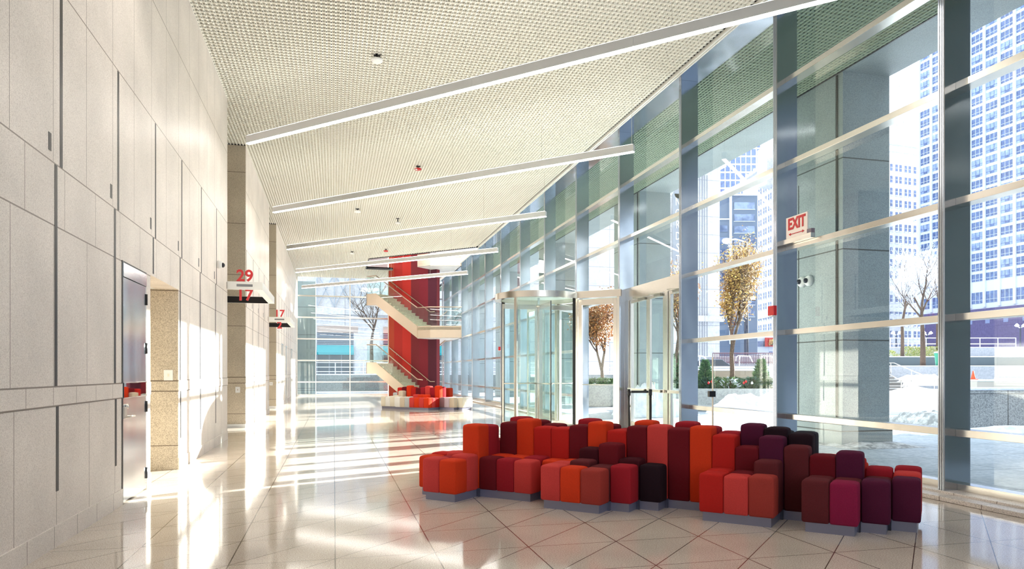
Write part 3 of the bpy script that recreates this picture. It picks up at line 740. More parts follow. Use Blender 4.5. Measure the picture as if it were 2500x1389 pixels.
# belt barrier in front of the doors
PA, PB = at(1536, 14.8), at(1588, 14.8)
for i, (p, lab) in enumerate(((PA, 'black belt barrier post in front of the entrance doors, left of the pair'), (PB, 'black belt barrier post in front of the entrance doors, right of the pair'))):
    root = empty('barrier_post', (p.x, p.y, 0), lab, 'barrier post', 'belt barrier posts')
    m = MB(); m.lathe((p.x, p.y, 0), [(.17, 0), (.17, .012), (.06, .03), (.03, .04)], 24); m.build('base', BLACKM, root, smooth=True)
    m = MB(); m.tube([(p.x, p.y, .03), (p.x, p.y, .93)], .026, 14); m.build('pole', BLACKM, root, smooth=True)
    m = MB(); m.lathe((p.x, p.y, .92), [(.034, 0), (.036, .01), (.036, .12), (.03, .13)], 16); m.build('belt_head', BLACKM, root, smooth=True)
bd = Vector((PB.x - PA.x, PB.y - PA.y)); 
m = MB(); m.obox((PA.x + bd.normalized().x * .04, PA.y + bd.normalized().y * .04), bd.normalized(), Vector((-bd.y, bd.x)).normalized(), bd.length - .08, .004, .97, 1.02)
tag(m.build('barrier_belt', mat('belt', srgb(40, 44, 50), .7)), 'dark belt stretched between the two black barrier posts', 'belt')

# ================================================================== STAIRS (at 45 degrees to the lobby)
S0 = at(1019, 37.7); S0 = Vector((S0.x, S0.y)); U = Vector((-c45, c45)); Wd = Vector((c45, c45))
RUN = 2.89; NS = 11; FW = 1.17; GAP = .30; RISE = 1.9
STONE = mat('tread_stone', srgb(214, 206, 182), .55, 0, (14, srgb(190, 180, 152), .35, .65))
HR = mat('handrail', srgb(198, 178, 160), .3, .8)
def pt(t, w_, z): p = S0 + U * t + Wd * w_; return Vector((p.x, p.y, z))
STAIR = empty('staircase', pt(0, 0, 0), 'open staircase with glass sides climbing around the red wall at the far end', 'staircase')
def flight(z0, near, n):
    """near flights climb away to the left (+U); far flights climb back to the right"""
    wa, wb = (0.0, FW) if near else (FW + GAP, 2 * FW + GAP)
    tt = (lambda t: t) if near else (lambda t: RUN - t)
    root = STAIR
    st = MB(); tr = RUN / NS; r = RISE / NS
    for i in range(NS):
        a, b = tt(i * tr), tt((i + 1) * tr)
        zb = z0 + r * (i + 1); zu = max(z0 + r * i - .16, 0)
        q = [pt(a, wa + .03, 0), pt(b, wa + .03, 0), pt(b, wb - .03, 0), pt(a, wb - .03, 0)]
        st.prism([(p.x, p.y) for p in q], max(zu, 0), zb)
        st.prism([(p.x, p.y) for p in [pt(a - (.02 if near else -.02), wa + .03, 0), pt(a + (.05 if near else -.05), wa + .03, 0), pt(a + (.05 if near else -.05), wb - .03, 0), pt(a - (.02 if near else -.02), wb - .03, 0)]], zb - .03, zb + .002)
    st.build('steps', STONE, root)
    # soffit
    m = MB(); a, b = tt(0), tt(RUN); zs = max(z0 - .45, 0)
    m.extr([pt(a, wa, z0 - .5) if z0 > .5 else pt(tt(.7), wa, 0), pt(b, wa, z0 + RISE - .5), pt(b, wa, z0 + RISE - .46), pt(a, wa, z0 - .46) if z0 > .5 else pt(tt(.62), wa, 0)], (Wd.x * FW, Wd.y * FW, 0)); m.build('soffit', WHITE, root)
    for k, w_ in enumerate((wa - .03, wb - .02)):
        if near and k == 1: continue
        m = MB()
        if z0 > .5: pts = [pt(a, w_, z0 - .57), pt(b, w_, z0 + RISE - .57), pt(b, w_, z0 + RISE + .06), pt(a, w_, z0 + .06)]
        else: pts = [pt(tt(-.10), w_, 0), pt(tt(.84), w_, 0), pt(b, w_, z0 + RISE - .57), pt(b, w_, z0 + RISE + .06)]
        m.extr(pts, (Wd.x * .05, Wd.y * .05, 0)); m.build('stringer', STAIRM, root)
    # glass balustrade and rail on the open side
    w_ = wa - .005 if near else wb + .01
    gl = MB()
    for i in range(3):
        t0, t1 = RUN * i / 3 + .01, RUN * (i + 1) / 3 - .01
        za, zb = z0 + RISE * t0 / RUN, z0 + RISE * t1 / RUN
        gl.quad(pt(tt(t0), w_, za + .06), pt(tt(t1), w_, zb + .06), pt(tt(t1), w_, zb + 1.0), pt(tt(t0), w_, za + 1.0))
    gl.build('glass_balustrade', GREENG, root)
    m = MB(); m.tube([pt(tt(-.35), w_, z0 + 1.0) if z0 < 1 else pt(tt(0), w_, z0 + 1.04), pt(tt(0), w_, z0 + 1.04), pt(tt(RUN), w_, z0 + RISE + 1.04)], .028, 8); m.build('handrail', HR, root, smooth=True)
    if near:
        w2 = FW - .06; m = MB(); m.tube([pt(-.30, w2, z0 + .9), pt(0, w2, z0 + .9), pt(RUN, w2, z0 + RISE + .9)], .024, 8); wr = m.build('wall_handrail', HR, root, smooth=True)
        for f in (.08, .45, .82):
            m = MB(); z = z0 + RISE * f + .9; m.tube([pt(RUN * f, w2, z - .02), pt(RUN * f, w2 + .02, z - .09), pt(RUN * f, w2 + .06, z - .09)], .014, 6); m.build('bracket', STEEL2, wr)
def landing_left(z, n):
    root = STAIR
    W2 = 2 * FW + GAP; c = [pt(RUN, 0, 0), pt(RUN + .66, 0, 0), pt(RUN + .66, W2, 0), pt(RUN, W2, 0)]
    m = MB(); m.prism([(p.x, p.y) for p in c], z - .16, z); m.build('deck', STONE, root)
    m = MB(); m.prism([(p.x, p.y) for p in c], z - .57, z - .54); m.build('soffit', WHITE, root)
    m = MB()
    m.extr([pt(RUN, -.03, z - .57), pt(RUN + .69, -.03, z - .57), pt(RUN + .69, -.03, z + .06), pt(RUN, -.03, z + .06)], (Wd.x * .05, Wd.y * .05, 0))
    m.extr([pt(RUN + .64, -.03, z - .57), pt(RUN + .64, W2 + .03, z - .57), pt(RUN + .64, W2 + .03, z + .06), pt(RUN + .64, -.03, z + .06)], (U.x * .05, U.y * .05, 0))
    m.extr([pt(RUN, W2, z - .57), pt(RUN + .69, W2, z - .57), pt(RUN + .69, W2, z + .06), pt(RUN, W2, z + .06)], (Wd.x * .05, Wd.y * .05, 0))
    m.build('fascia', STAIRM, root)
    m = MB(); m.quad(pt(RUN, -.005, z + .06), pt(RUN + .66, -.005, z + .06), pt(RUN + .66, -.005, z + 1), pt(RUN, -.005, z + 1)); m.quad(pt(RUN + .66, 0, z + .06), pt(RUN + .66, W2, z + .06), pt(RUN + .66, W2, z + 1), pt(RUN + .66, 0, z + 1)); m.build('glass_balustrade', GREENG, root)
    m = MB(); m.tube([pt(RUN, -.005, z + 1.04), pt(RUN + .66, -.005, z + 1.04), pt(RUN + .66, W2, z + 1.04), pt(RUN, W2, z + 1.04)], .028, 8); m.build('handrail', HR, root, smooth=True)
def landing_right(z, n):
    root = STAIR
    W2 = 2 * FW + GAP; K = pt(-.85, 0, 0); Q = at(1130, 37.35); Q = Vector((min(Q.x, 6.52), Q.y, 0)); Q2 = Vector((6.52, 39.3, 0)); E_ = pt(0, W2, 0); A = pt(0, 0, 0)
    poly = [(p.x, p.y) for p in (A, K, Q, Q2, E_)]
    m = MB(); m.prism(poly, z - .16, z); m.build('deck', STONE, root)
    m = MB(); m.prism(poly, z - .60, z - .57); m.build('soffit', WHITE, root)
    m = MB()
    for a, b in ((A, K), (K, Q), (Q, Q2), (Q2, E_)):
        d = (b - a).normalized(); m.obox((a.x, a.y), (d.x, d.y), (d.y, -d.x), (b - a).length, -.04, z - .60, z + .05)
    m.build('fascia', STAIRM, root)
    m = MB()
    for a, b in ((A, K), (K, Q), (Q, Q2)): m.quad((a.x, a.y, z + .05), (b.x, b.y, z + .05), (b.x, b.y, z + 1.0), (a.x, a.y, z + 1.0))
    m.build('glass_balustrade', GREENG, root)
    m = MB(); m.tube([(p.x, p.y, z + 1.04) for p in (A, K, Q, Q2)], .028, 8); m.build('handrail', HR, root, smooth=True)
for i, z in enumerate((0, 1.9, 3.8, 5.7)): flight(z, i % 2 == 0, i)
landing_left(1.9, 0); landing_left(5.7, 1); landing_right(3.8, 0); landing_right(7.6, 1)
# red spine wall in six upright fabric panels
tP = []
for px in (950, 962.8, 983, 1004, 1024, 1045.6, 1066):
    lo, hi = -1.5, 4.5
    for _ in range(50):
        md = (lo + hi) / 2; p = pt(md, FW + .02, 0); fw = p.x * cs + p.y * cc; x = CX_ = 1250 + FPX * (p.x * cc - p.y * cs) / fw
        if x > px: lo = md
        else: hi = md
    tP.append(lo)
m = MB(); m.prism([(p.x, p.y) for p in (pt(tP[0], FW + .03, 0), pt(tP[-1], FW + .03, 0), pt(tP[-1], FW + GAP - .03, 0), pt(tP[0], FW + GAP - .03, 0))], 0, 10.3)
sw = struct(m.build('wall_spine', mat('spine_core', srgb(120, 30, 40), .7)), 'tall red wall standing between the stair flights')
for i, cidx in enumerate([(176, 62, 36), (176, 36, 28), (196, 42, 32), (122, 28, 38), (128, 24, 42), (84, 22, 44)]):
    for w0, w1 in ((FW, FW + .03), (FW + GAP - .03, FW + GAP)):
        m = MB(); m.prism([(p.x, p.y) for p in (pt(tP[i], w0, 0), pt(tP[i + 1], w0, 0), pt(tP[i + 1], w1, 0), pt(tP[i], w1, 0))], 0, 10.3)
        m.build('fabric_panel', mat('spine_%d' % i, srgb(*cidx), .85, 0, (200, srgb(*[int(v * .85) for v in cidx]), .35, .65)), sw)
m = MB(); m.prism([(p.x, p.y) for p in (pt(tP[0], FW - .01, 0), pt(tP[0] + .07, FW - .01, 0), pt(tP[0] + .07, FW + GAP + .01, 0), pt(tP[0], FW + GAP + .01, 0))], 0, 10.3); m.build('edge_trim', BRONZE, sw)

# ================================================================== OUTSIDE
def on_y(px, py, Y):
    a = (px - 1250) / FPX; dx, dy = cs + a * cc, cc - a * cs; t = Y / dy
    return dx * t, CAMZ + (HY - py) / FPX * t
def on_x(px, py, X):
    a = (px - 1250) / FPX; dx, dy = cs + a * cc, cc - a * cs; t = X / dx
    return dy * t, CAMZ + (HY - py) / FPX * t
# ground
m = MB(); m.box(7.2, 420, -60, 420, -.3, -.012); m.box(-60, 7.2, YF + .1, 420, -.3, -.012); m.box(-60, 7.2, -60, Y0 - .1, -.3, -.012); m.box(7.02, 7.2, -60, YF + .1, -.3, -.012)
struct(m.build('floor_plaza', PAVE), 'snow dusted plaza paving outside')
# granite beam of the covered walk
m = MB(); m.box(9.43, 10.52, -6, 52, ZC + .03, ZC + 2.2); struct(m.build('trim_60', G_OUT), 'granite beam of the covered walk')
m = MB(); m.box(9.40, 9.43, -6, 52, ZC - .0, ZC + .03); struct(m.build('trim_61', BLACKM))
for k in range(-1, 5):
    y = 11.64 + 9.3 * k
    m = MB(); m.box(9.46, 10.52, y, y + 2.06, 0, ZC + .03); m.box(9.43, 9.46, y + .17, y + 2.06, .0, ZC + .03); m.box(9.40, 10.56, y - .04, y + 2.10, 0, .40)
    m.slot(1); m.box(9.438, 9.47, y + .13, y + .17, .4, ZC); m.box(9.425, 9.44, y + 1.28, y + 1.30, .4, 5.3)
    root = m.build('granite_pier', [G_OUT, BLACKM]); root['kind'] = 'structure'; root['label'] = 'square granite pier of the covered walk'
for i, y in enumerate((12.56, 12.78)):
    root = empty('pier_camera', (9.43, y, 3.27), 'white dome camera on the granite pier outside, %s of the pair' % ('right' if i == 0 else 'left'), 'security camera', 'dome cameras on the outside pier')
    m = MB(); m.lathe((9.43, y, 3.27), [(.0, 0), (.11, 0), (.11, -.05), (.08, -.09), (.0, -.1)], 20, 'X'); m.build('housing', WHITE, root, smooth=True)
    m = MB(); m.lathe((9.33, y, 3.27), [(.0, 0), (.055, 0), (.05, -.03), (.0, -.055)], 16, 'X'); m.build('lens_dome', mat('smoked', (.02, .02, .03, 1), .08), root, smooth=True)
# granite pier and knee wall beyond the end glass
m = MB(); m.box(-4.2, -1.12, 46.6, 48.2, 0, ZC); struct(m.build('granite_pier', G_OUT), 'granite pier beyond the end glass wall')
m = MB(); m.box(-12, WX, YF + .3, YF + .6, 0, 12); struct(m.build('wall_side_street', G_OUT))
GRY = mat('granite_grey', srgb(140, 146, 146), .7, 0, (35, srgb(96, 102, 104), .35, .6))
m = MB(); m.box(-8, 22, 50.3, 50.75, 0, 1.22); root = m.build('knee_wall', GRY); tag(root, 'long grey granite knee wall with snow on top beyond the end glass', 'wall')
m = MB(); m.box(-8, 22, 50.28, 50.78, 1.22, 1.30); m.build('snow_cap', SNOW, root)
m = MB(); m.box(-8, 22, 48.9, 50.25, 0, .10); tag(m.build('snow_strip', SNOW, bevel=.04), 'strip of snow along the foot of the grey knee wall', 'snow')
rl = empty('street_railing', (2, 50.5, 1.3), 'white pipe railing on top of the grey knee wall', 'railing')
WPIPE = mat('pipe_white', srgb(232, 236, 242), .4)
m = MB()
for z in (1.45, 1.76, 2.08): m.tube([(-8, 50.5, z), (22, 50.5, z)], .03, 6)
m.build('rails', WPIPE, rl)
for x in [-7.5 + 1.9 * i for i in range(16)]:
    m = MB(); m.tube([(x, 50.5, 1.26), (x, 50.5, 2.1)], .03, 6); m.build('post', WPIPE, rl)

def windows(root, lst, build_one, extra_name='far_windows', order=None):
    """lst of window rectangles; the 100 largest in view are parts, the rest one 'stuff' part"""
    lst = sorted(lst, key=order) if order else lst
    for r in lst[:100]:
        mb = MB(); build_one(mb, r); mb.build('window', WMATS, root)
    if len(lst) > 100:
        mb = MB()
        for r in lst[100:]: build_one(mb, r)
        o = mb.build(extra_name, WMATS, root); o['kind'] = 'stuff'
PANE = mat('window_blue', srgb(92, 116, 166), .12, 0, (.9, srgb(60, 80, 126), .35, .65), spec=.8)
PANE2 = mat('window_pale', srgb(164, 180, 214), .2, 0, (.6, srgb(118, 138, 182), .35, .65))
WFR = mat('window_frame', srgb(214, 219, 230), .5)
WMATS = [PANE, WFR, PANE2]
# ---- stone department store on the corner across the street (plane Y = 67)
YS = 67.0
STONE_B = joint_mat('store_stone', srgb(222, 220, 222), srgb(196, 194, 198), None, [(0, 0, 1, .6, 1.9, .03, None, None), (1, 0, 0, 1.0, 5.2, .03, None, None)], srgb(160, 160, 166), rough=.8, nscale=5, lo=.3, hi=.7)
xc = on_y(1757, 500, YS)[0]
st = empty('corner_store', (20, YS, 0), 'pale stone corner store with teal awnings across the street', 'building')
m = MB(); m.box(-40, xc, YS, YS + 40, 0, 27); m.box(-40.5, xc + .5, YS - .5, YS + 40, 22.9, 23.6); m.box(-40.5, xc + .7, YS - .7, YS + 40, 27, 27.8); m.box(-40, xc + .3, YS - .35, YS, 6.7, 7.3); m.build('walls', STONE_B, st)
m = MB()
for px in (1707, 1713, 1719, 1725): x = on_y(px, 0, YS)[0]; m.box(x, x + .08, YS - .06, YS, 0, 22)
m.build('pilaster_joints', mat('joint_grey', srgb(150, 150, 158), .8), st)
TEAL = mat('awning_teal', srgb(20, 150, 160), .6)
LOUV = mat('louver_dark', srgb(52, 60, 76), .5)
for (p0, p1) in ((774, 874), (935, 985), (1050, 1100), (700, 760)):
    x0, x1 = on_y(p0, 0, YS)[0], on_y(p1, 0, YS)[0]
    m = MB(); m.box(x0, x1, YS - .05, YS + .02, 5.05, 5.65); m.build('brown_band', mat('band_brown', srgb(190, 170, 160), .7), st)
    m = MB(); m.box(x0, x1 - .4, YS - .03, YS + .05, 3.8, 5.05); m.slot(1)
    z = 3.9
    while z < 5.0: m.box(x0, x1 - .4, YS - .12, YS - .03, z, z + .05); z += .14
    m.build('louvers', [LOUV, mat('louver_edge', srgb(150, 160, 178), .5)], st)
    m = MB(); m.extr([(x0, YS, 3.95), (x0, YS - 1.1, 3.2), (x0, YS - 1.1, 3.0), (x0, YS, 3.0)], (x1 - .4 - x0, 0, 0)); m.build('awning', TEAL, st)
    m = MB(); m.box(x0, x1 - .4, YS - .02, YS + .1, .3, 3.0); m.slot(1)
    for i in range(4): xx = x0 + (x1 - .4 - x0) * i / 3; m.box(xx - .06, xx + .06, YS - .06, YS, .3, 3.0)
    m.build('shop_window', [mat('shop_glass', srgb(44, 56, 72), .1), mat('shop_frame', srgb(120, 124, 134), .4)], st)
m = MB()
for (p0, p1) in ((774, 900),):
    x0, x1 = on_y(p0, 0, YS)[0], on_y(p1, 0, YS)[0]
    for i in range(3):
        a = x0 + (x1 - x0) * i / 3; b = x0 + (x1 - x0) * (i + 1) / 3
        m.tube([(a, YS - .2, 7.4), (b, YS - .2, 10.5)], .05, 5); m.tube([(a, YS - .2, 10.5), (b, YS - .2, 7.4)], .05, 5); m.box(a - .04, a + .04, YS - .2, YS - .1, 7.3, 11)
m.build('cross_bracing', mat('brace', srgb(170, 178, 190), .5), st)
# blade sign with upright lettering
xs = on_y(1647, 0, YS)[0]; sg = empty('blade_sign', (xs, YS - .8, 10), 'tall grey upright sign with white capital letters on the stone corner store', 'sign')
zt, zb_ = on_y(1647, 478, YS)[1], on_y(1647, 735, YS)[1]
m = MB(); m.box(xs - .62, xs + .5, YS - .9, YS - .65, zb_, zt); m.tube([(xs - .0, YS - .9, zt - .02), (xs, YS - .65, zt - .02)], .5, 16); m.build('board', mat('sign_grey', srgb(150, 154, 164), .5), sg, bevel=.02)
m = MB(); m.box(xs - .2, xs + .2, YS - .65, YS, zt - 2, zt - 1.7); m.box(xs - .2, xs + .2, YS - .65, YS, zb_ + 1, zb_ + 1.3); m.build('bracket', BLACKM, sg)
for i, ch in enumerate('NORDSTROM'):
    z = on_y(1640, 498 + 27.6 * i, YS)[1]
    text_mesh(ch, 1.15, .05, 'letter', WHITE, sg, Matrix.Translation((xs - .12, YS - .93, z)) @ Matrix.Rotation(PI / 2, 4, 'X'), .0, .62)
# ---- blue grey office block
def frontal(name, p0, p1, fw, y_top, mt, label, depth=25, y_bot=None, cat='building'):
    A, B = at(p0, fw), at(p1, fw); u = Vector((B.x - A.x, B.y - A.y)); L = u.length; u.normalize(); v = Vector((-u.y, u.x))
    root = empty(name, ((A.x + B.x) / 2, (A.y + B.y) / 2, 0), label, cat)
    zt = zat(y_top, fw); z0 = 0 if y_bot is None else zat(y_bot, fw)
    m = MB(); m.obox((A.x, A.y), u, v, L, depth, z0, zt); m.build('walls', mt, root)
    k = L / (p1 - p0)
    def rect(mb, a, b, ya, yb, out=.1, th=.2):
        p = Vector((A.x, A.y)) + u * (a - p0) * k - v * out; mb.obox(p, u, v, (b - a) * k, th, zat(yb, fw), zat(ya, fw))
    return root, rect
BG = mat('blue_grey_wall', srgb(98, 114, 138), .7)
root, rect = frontal('office_block', 1757, 1849, 120, 476, BG, 'blue grey office block with wide dark windows across the street')
m = MB(); rect(m, 1780, 1786, 476, 840, .25, .3); rect(m, 1757, 1780, 534, 537, .25, .3); rect(m, 1757, 1849, 474, 478, .3, .4); m.build('white_strip', WFR, root)
WD = mat('office_glass', srgb(74, 92, 128), .15, 0, (.35, srgb(150, 166, 196), .35, .62))
ys = [494, 523, 552, 581.5, 611, 640, 669, 698, 727, 756]
for y in ys:
    m = MB(); rect(m, 1792, 1842, y, y + 17, .12); m.slot(1); 
    rect(m, 1791, 1843, y + 17, y + 18.2, .16)
    m.build('window', [WD, WFR], root)
for y in ys[2:]:
    m = MB(); rect(m, 1757, 1776, y - 2, y + 14, .12); m.build('window', [WD], root)
# ---- glass tower behind
TW = mat('tower_wall', srgb(214, 222, 240), .6)
root, rect = frontal('glass_tower', 1757, 1860, 318, 200, TW, 'pale glass grid tower rising behind the blue grey office block', 40)
def one(mb, r):
    rect(mb, r[0], r[1], r[2], r[3], .3)
lst = [(a, a + 9.5, y, y + 15) for a in [1759 + 12.7 * i for i in range(8)] for y in [345 + 19.5 * j for j in range(7)]]
windows(root, lst, one)
# ---- white ornate building: two wings meeting at a corner
ORN = joint_mat('terracotta_white', srgb(218, 216, 218), srgb(196, 196, 206), None, [(0, 0, 1, .5, 1.2, .05, None, None)], srgb(214, 214, 222), rough=.8, nscale=1.2, lo=.3, hi=.7)
C0 = at(1990, 230); root = empty('ornate_building', (C0.x, C0.y, 0), 'white ornate office building with many small windows and a clock tower', 'building')
C2 = Vector((C0.x, C0.y))
d1 = Vector((math.sin(math.radians(11)), math.cos(math.radians(11)))); d2 = Vector((math.sin(math.radians(84)), math.cos(math.radians(84))))
def wing(d, L, zt, sgn):
    nrm = Vector((-d.y, d.x)) * sgn          # pointing into the building
    m = MB(); m.obox(C2, d, nrm, L, 20, 0, zt); m.obox(C2 - nrm * .8, d, nrm, L, 1, zt - 3.2, zt - 2.2); m.obox(C2 - nrm * 1.2, d, nrm, L, 1.4, zt - .8, zt); m.obox(C2 - nrm * .6, d, nrm, L, .8, 22, 23.5)
    for i in range(int(L / 4)): m.obox(C2 + d * (i * 4 + 1) - nrm * .5, d, nrm, 1.0, 1.0, zt, zt + 1.6)
    m.build('wing_walls', ORN, root)
    def one(mb, r):
        mb.slot(0); mb.obox(C2 + d * r[0] - nrm * .12, d, nrm, r[1] - r[0], .3, r[2], r[3]); mb.slot(1); mb.obox(C2 + d * (r[0] - .2) - nrm * .3, d, nrm, r[1] - r[0] + .4, .4, r[2] - .35, r[2]); mb.obox(C2 + d * (r[0]) - nrm * .2, d, nrm, r[1] - r[0], .2, (r[2] + r[3]) / 2 - .06, (r[2] + r[3]) / 2 + .06)
    return one
one1 = wing(d1, 62, 80, -1); one2 = wing(d2, 90, 79.5, 1)
def near_key(d): return lambda r: (C2 + d * (r[0] - (24 if d is d2 else 18))).length * 0 + abs(r[0] - (33 if d is d2 else 40))
rows = [78 - 4.05 * (j + 2) for j in range(17)]
lst = [(s, s + .95, z, z + 2.35) for s in [20 + p + q for p in [0, 4.6, 9.2, 13.8, 18.4, 23] for q in (0, 1.9)] for z in rows]
half = sorted(lst, key=near_key(d1))
lst2 = [(s, s + .95, z, z + 2.35) for s in [22 + p + q for p in [0, 4.2, 8.4, 12.6, 16.8, 21] for q in (0, 1.8)] for z in rows]
half2 = sorted(lst2, key=near_key(d2))
for r in half[:46]: mb = MB(); one1(mb, r); mb.build('window', WMATS, root)
for r in half2[:54]: mb = MB(); one2(mb, r); mb.build('window', WMATS, root)
mb = MB()
for r in half[46:]: one1(mb, r)
for r in half2[54:]: one2(mb, r)
mb.build('far_windows', WMATS, root)['kind'] = 'stuff'
# clock tower and spire
P_ = at(1879, 262); m = MB()
for (r, z0, z1) in ((4.4, 70, 84), (3.4, 84, 89), (2.3, 89, 93)): m.box(P_.x - r / 1.4, P_.x + r / 1.4, P_.y - r / 1.4, P_.y + r / 1.4, z0, z1)
m.lathe((P_.x, P_.y, 93), [(1.9, 0), (1.7, 1.0), (1.0, 2.2), (.5, 4.0), (.25, 5.5), (.12, 9.3)], 12); m.build('spire', ORN, root)
P_ = at(2222, 262); m = MB()
for (r, z0, z1) in ((5.6, 60, 92), (5.0, 92, 104), (5.4, 104, 106), (4.2, 106, 118), (3.0, 118, 128)):
    m.box(P_.x - r, P_.x + r, P_.y - r, P_.y + r, z0, z1)
    for i in range(4): m.box(P_.x - r - .3, P_.x - r, P_.y - r + i * r / 2 + .4, P_.y - r + i * r / 2 + 1.4, z0, z1 + .8)
m.build('clock_tower', ORN, root)
# hazy balconied tower behind
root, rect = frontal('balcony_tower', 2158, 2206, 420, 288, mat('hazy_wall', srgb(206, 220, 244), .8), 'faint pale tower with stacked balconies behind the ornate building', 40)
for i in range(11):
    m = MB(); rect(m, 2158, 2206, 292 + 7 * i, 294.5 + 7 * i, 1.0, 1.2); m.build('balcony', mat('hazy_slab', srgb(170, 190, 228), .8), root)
# ---- white grid tower, facing the lobby (plane X = 180)
XT = 180.0; yc = on_x(2240, 0, XT)[0]
GRID = mat('tower_white', srgb(212, 217, 230), .7)
root = empty('apartment_tower', (XT, yc - 25, 0), 'huge white grid apartment tower filling the right of the view', 'building')
m = MB(); m.box(XT, XT + 14, yc - 50, yc, 18, 128); m.slot(1); m.box(XT - 1.5, XT + 14, yc - 50, yc - 3, 0, 19.5); m.build('walls', [GRID, mat('podium_violet', srgb(98, 88, 130), .8, 0, (2.2, srgb(84, 76, 116), .35, .65))], root)
m = MB()
for j in range(9):
    y = yc - 1.0 - 5.6 * j; m.box(XT - 1.58, XT - 1.48, y - 3.6, y - 2.2, 15.2, 17.6)
m.build('podium_windows', mat('podium_glass', srgb(120, 130, 170), .3), root)
pitch = (on_x(2405, 0, XT)[0] - on_x(2479, 0, XT)[0]) / 2
ys0 = on_x(2405, 0, XT)[0]
zrow = zat(0, 1); rowh = 25.7 / FPX * (XT * cs + ys0 * cc)
def oneT(mb, r):
    ya, yb, z0, z1, kind = r; x = XT - .12
    mb.slot(0 if kind < .55 else 2); mb.box(x, x + .3, ya, yb, z0, z1)
    mb.slot(1 if kind < .55 else 0); w_ = (yb - ya) / 3
    for i in (1, 2): mb.box(x - .06, x, ya + w_ * i - .05, ya + w_ * i + .05, z0, z1)
    mb.box(x - .06, x, ya, yb, z0 + (z1 - z0) * .28, z0 + (z1 - z0) * .28 + .09)
    if kind >= .55: mb.slot(0); mb.box(x - .05, x, ya + w_, ya + 2 * w_, z0, z0 + (z1 - z0) * .28)
    mb.slot(1); mb.box(x - .25, x + .1, ya - .02, ya, z0, z1)
lst = []
for j in range(-4, 11):
    yb = ys0 + pitch * (j + 1) - .45; ya = ys0 + pitch * j + .45
    if yb > yc - .3: yb = yc - .4
    if yb - ya < 1 or ya > yc: continue
    for i in range(34):
        z0 = 22.9 + rowh * i
        if i == 0: lst.append((ya, yb, 21.2, 24.4, .3)); continue
        lst.append((ya, yb, z0 + 1.7, z0 + 1.7 + rowh * .70, random.random()))
windows(root, lst, oneT, order=lambda r: math.hypot(r[0], r[2] * 1.2))
# narrow piers and slab edges in relief
m = MB()
for j in range(-4, 12):
    y = ys0 + pitch * j
    if y < yc: m.box(XT - .5, XT, y - .38, y + .38, 20, 128)
m.build('piers', GRID, root)
# unseen tower added to keep the sun off this end of the plaza
m = MB(); xb = 46.0; m.box(xb, xb + 34, -70, .4557 * xb + 8.0, 0, 62); root = m.build('shading_tower', joint_mat('tower_dark', srgb(48, 60, 82), srgb(38, 48, 66), None, [(0, 0, 1, 0, 3.6, .25, None, None), (0, 1, 0, 0, 4.0, .12, None, None)], srgb(90, 98, 112), rough=.3, nscale=2)); tag(root, 'dark tower added right of the plaza, beyond the view, to block the sun', 'building')

# ---- plaza terraces
def slab(p0, p1, fw, depth, z0, z1, name, label, cat, mt=CONC, snow=.07, parent=None):
    A, B = at(p0, fw), at(p1, fw); u = Vector((B.x - A.x, B.y - A.y)); L = u.length; u.normalize(); v = Vector((-u.y, u.x))
    m = MB(); m.obox((A.x, A.y), u, v, L, depth, z0, z1); root = m.build(name, mt, bevel=.02); tag(root, label, cat)
    if snow:
        m = MB(); m.obox(Vector((A.x, A.y)) - v * .03 - u * .03, u, v, L + .06, depth + .06, z1, z1 + snow); m.build('snow_cover', SNOW, root, bevel=.03)
    return root
CONCJ = mat('terrace_stone', srgb(190, 190, 196), .85, 0, (7, srgb(168, 170, 178), .35, .65))
slab(2100, 2760, 60, 30, 0, zat(849, 60), 'terrace', 'highest and farthest snow covered terrace of the plaza', 'terrace', CONCJ)
slab(2100, 2700, 54, 5.9, 0, zat(872, 54), 'terrace', 'dark faced middle terrace holding the bare trees', 'terrace', mat('terrace_dark', srgb(96, 106, 112), .8))
slab(2100, 2700, 48, 5.9, 0, zat(895, 48), 'terrace', 'pale jointed terrace wall behind the plaza steps', 'terrace', CONCJ)
slab(2385, 2760, 30, 1.3, 0, zat(931, 30), 'terrace', 'low tan terrace ledge behind the grey planter wall at right', 'terrace', mat('terrace_tan', srgb(186, 178, 168), .85))
slab(2352, 2760, 17.9, .55, 0, zat(953, 17.9), 'planter_wall', 'grey granite planter wall with snow on top at the right edge', 'planter', joint_mat('granite_plain', srgb(176, 178, 180), srgb(116, 120, 124), None, [(1, 0, 0, .3, 1.35, .01, None, None), (0, 0, 1, .86, 0, .008, None, None)], srgb(70, 72, 76), rough=.6, nscale=30, lo=.36, hi=.6))
# steps
def steps(p0, p1, fw, n, z0, rise, tread, label):
    A, B = at(p0, fw), at(p1, fw); u = Vector((B.x - A.x, B.y - A.y)); L = u.length; u.normalize(); v = Vector((-u.y, u.x))
    root = empty('plaza_steps', (A.x, A.y, 0), label, 'steps'); m = MB(); s = MB()
    for i in range(n):
        m.obox(Vector((A.x, A.y)) + v * tread * i, u, v, L, tread * (n - i) + (4.0 if z0 == 0 else .6), z0 + rise * i, z0 + rise * (i + 1))
        s.obox(Vector((A.x, A.y)) + v * (tread * i + .07), u, v, L * .97, tread * .6, z0 + rise * (i + 1), z0 + rise * (i + 1) + .02)
    m.build('treads', mat('step_stone', srgb(134, 130, 128), .8), root); s.build('snow_dusting', SNOW, root)
steps(2100, 2283, 41.2, 4, 0, .145, .5, 'lower wide stone steps of the plaza')
steps(2080, 2205, 44.4, 5, .58, .18, .5, 'upper narrow stone steps of the plaza')
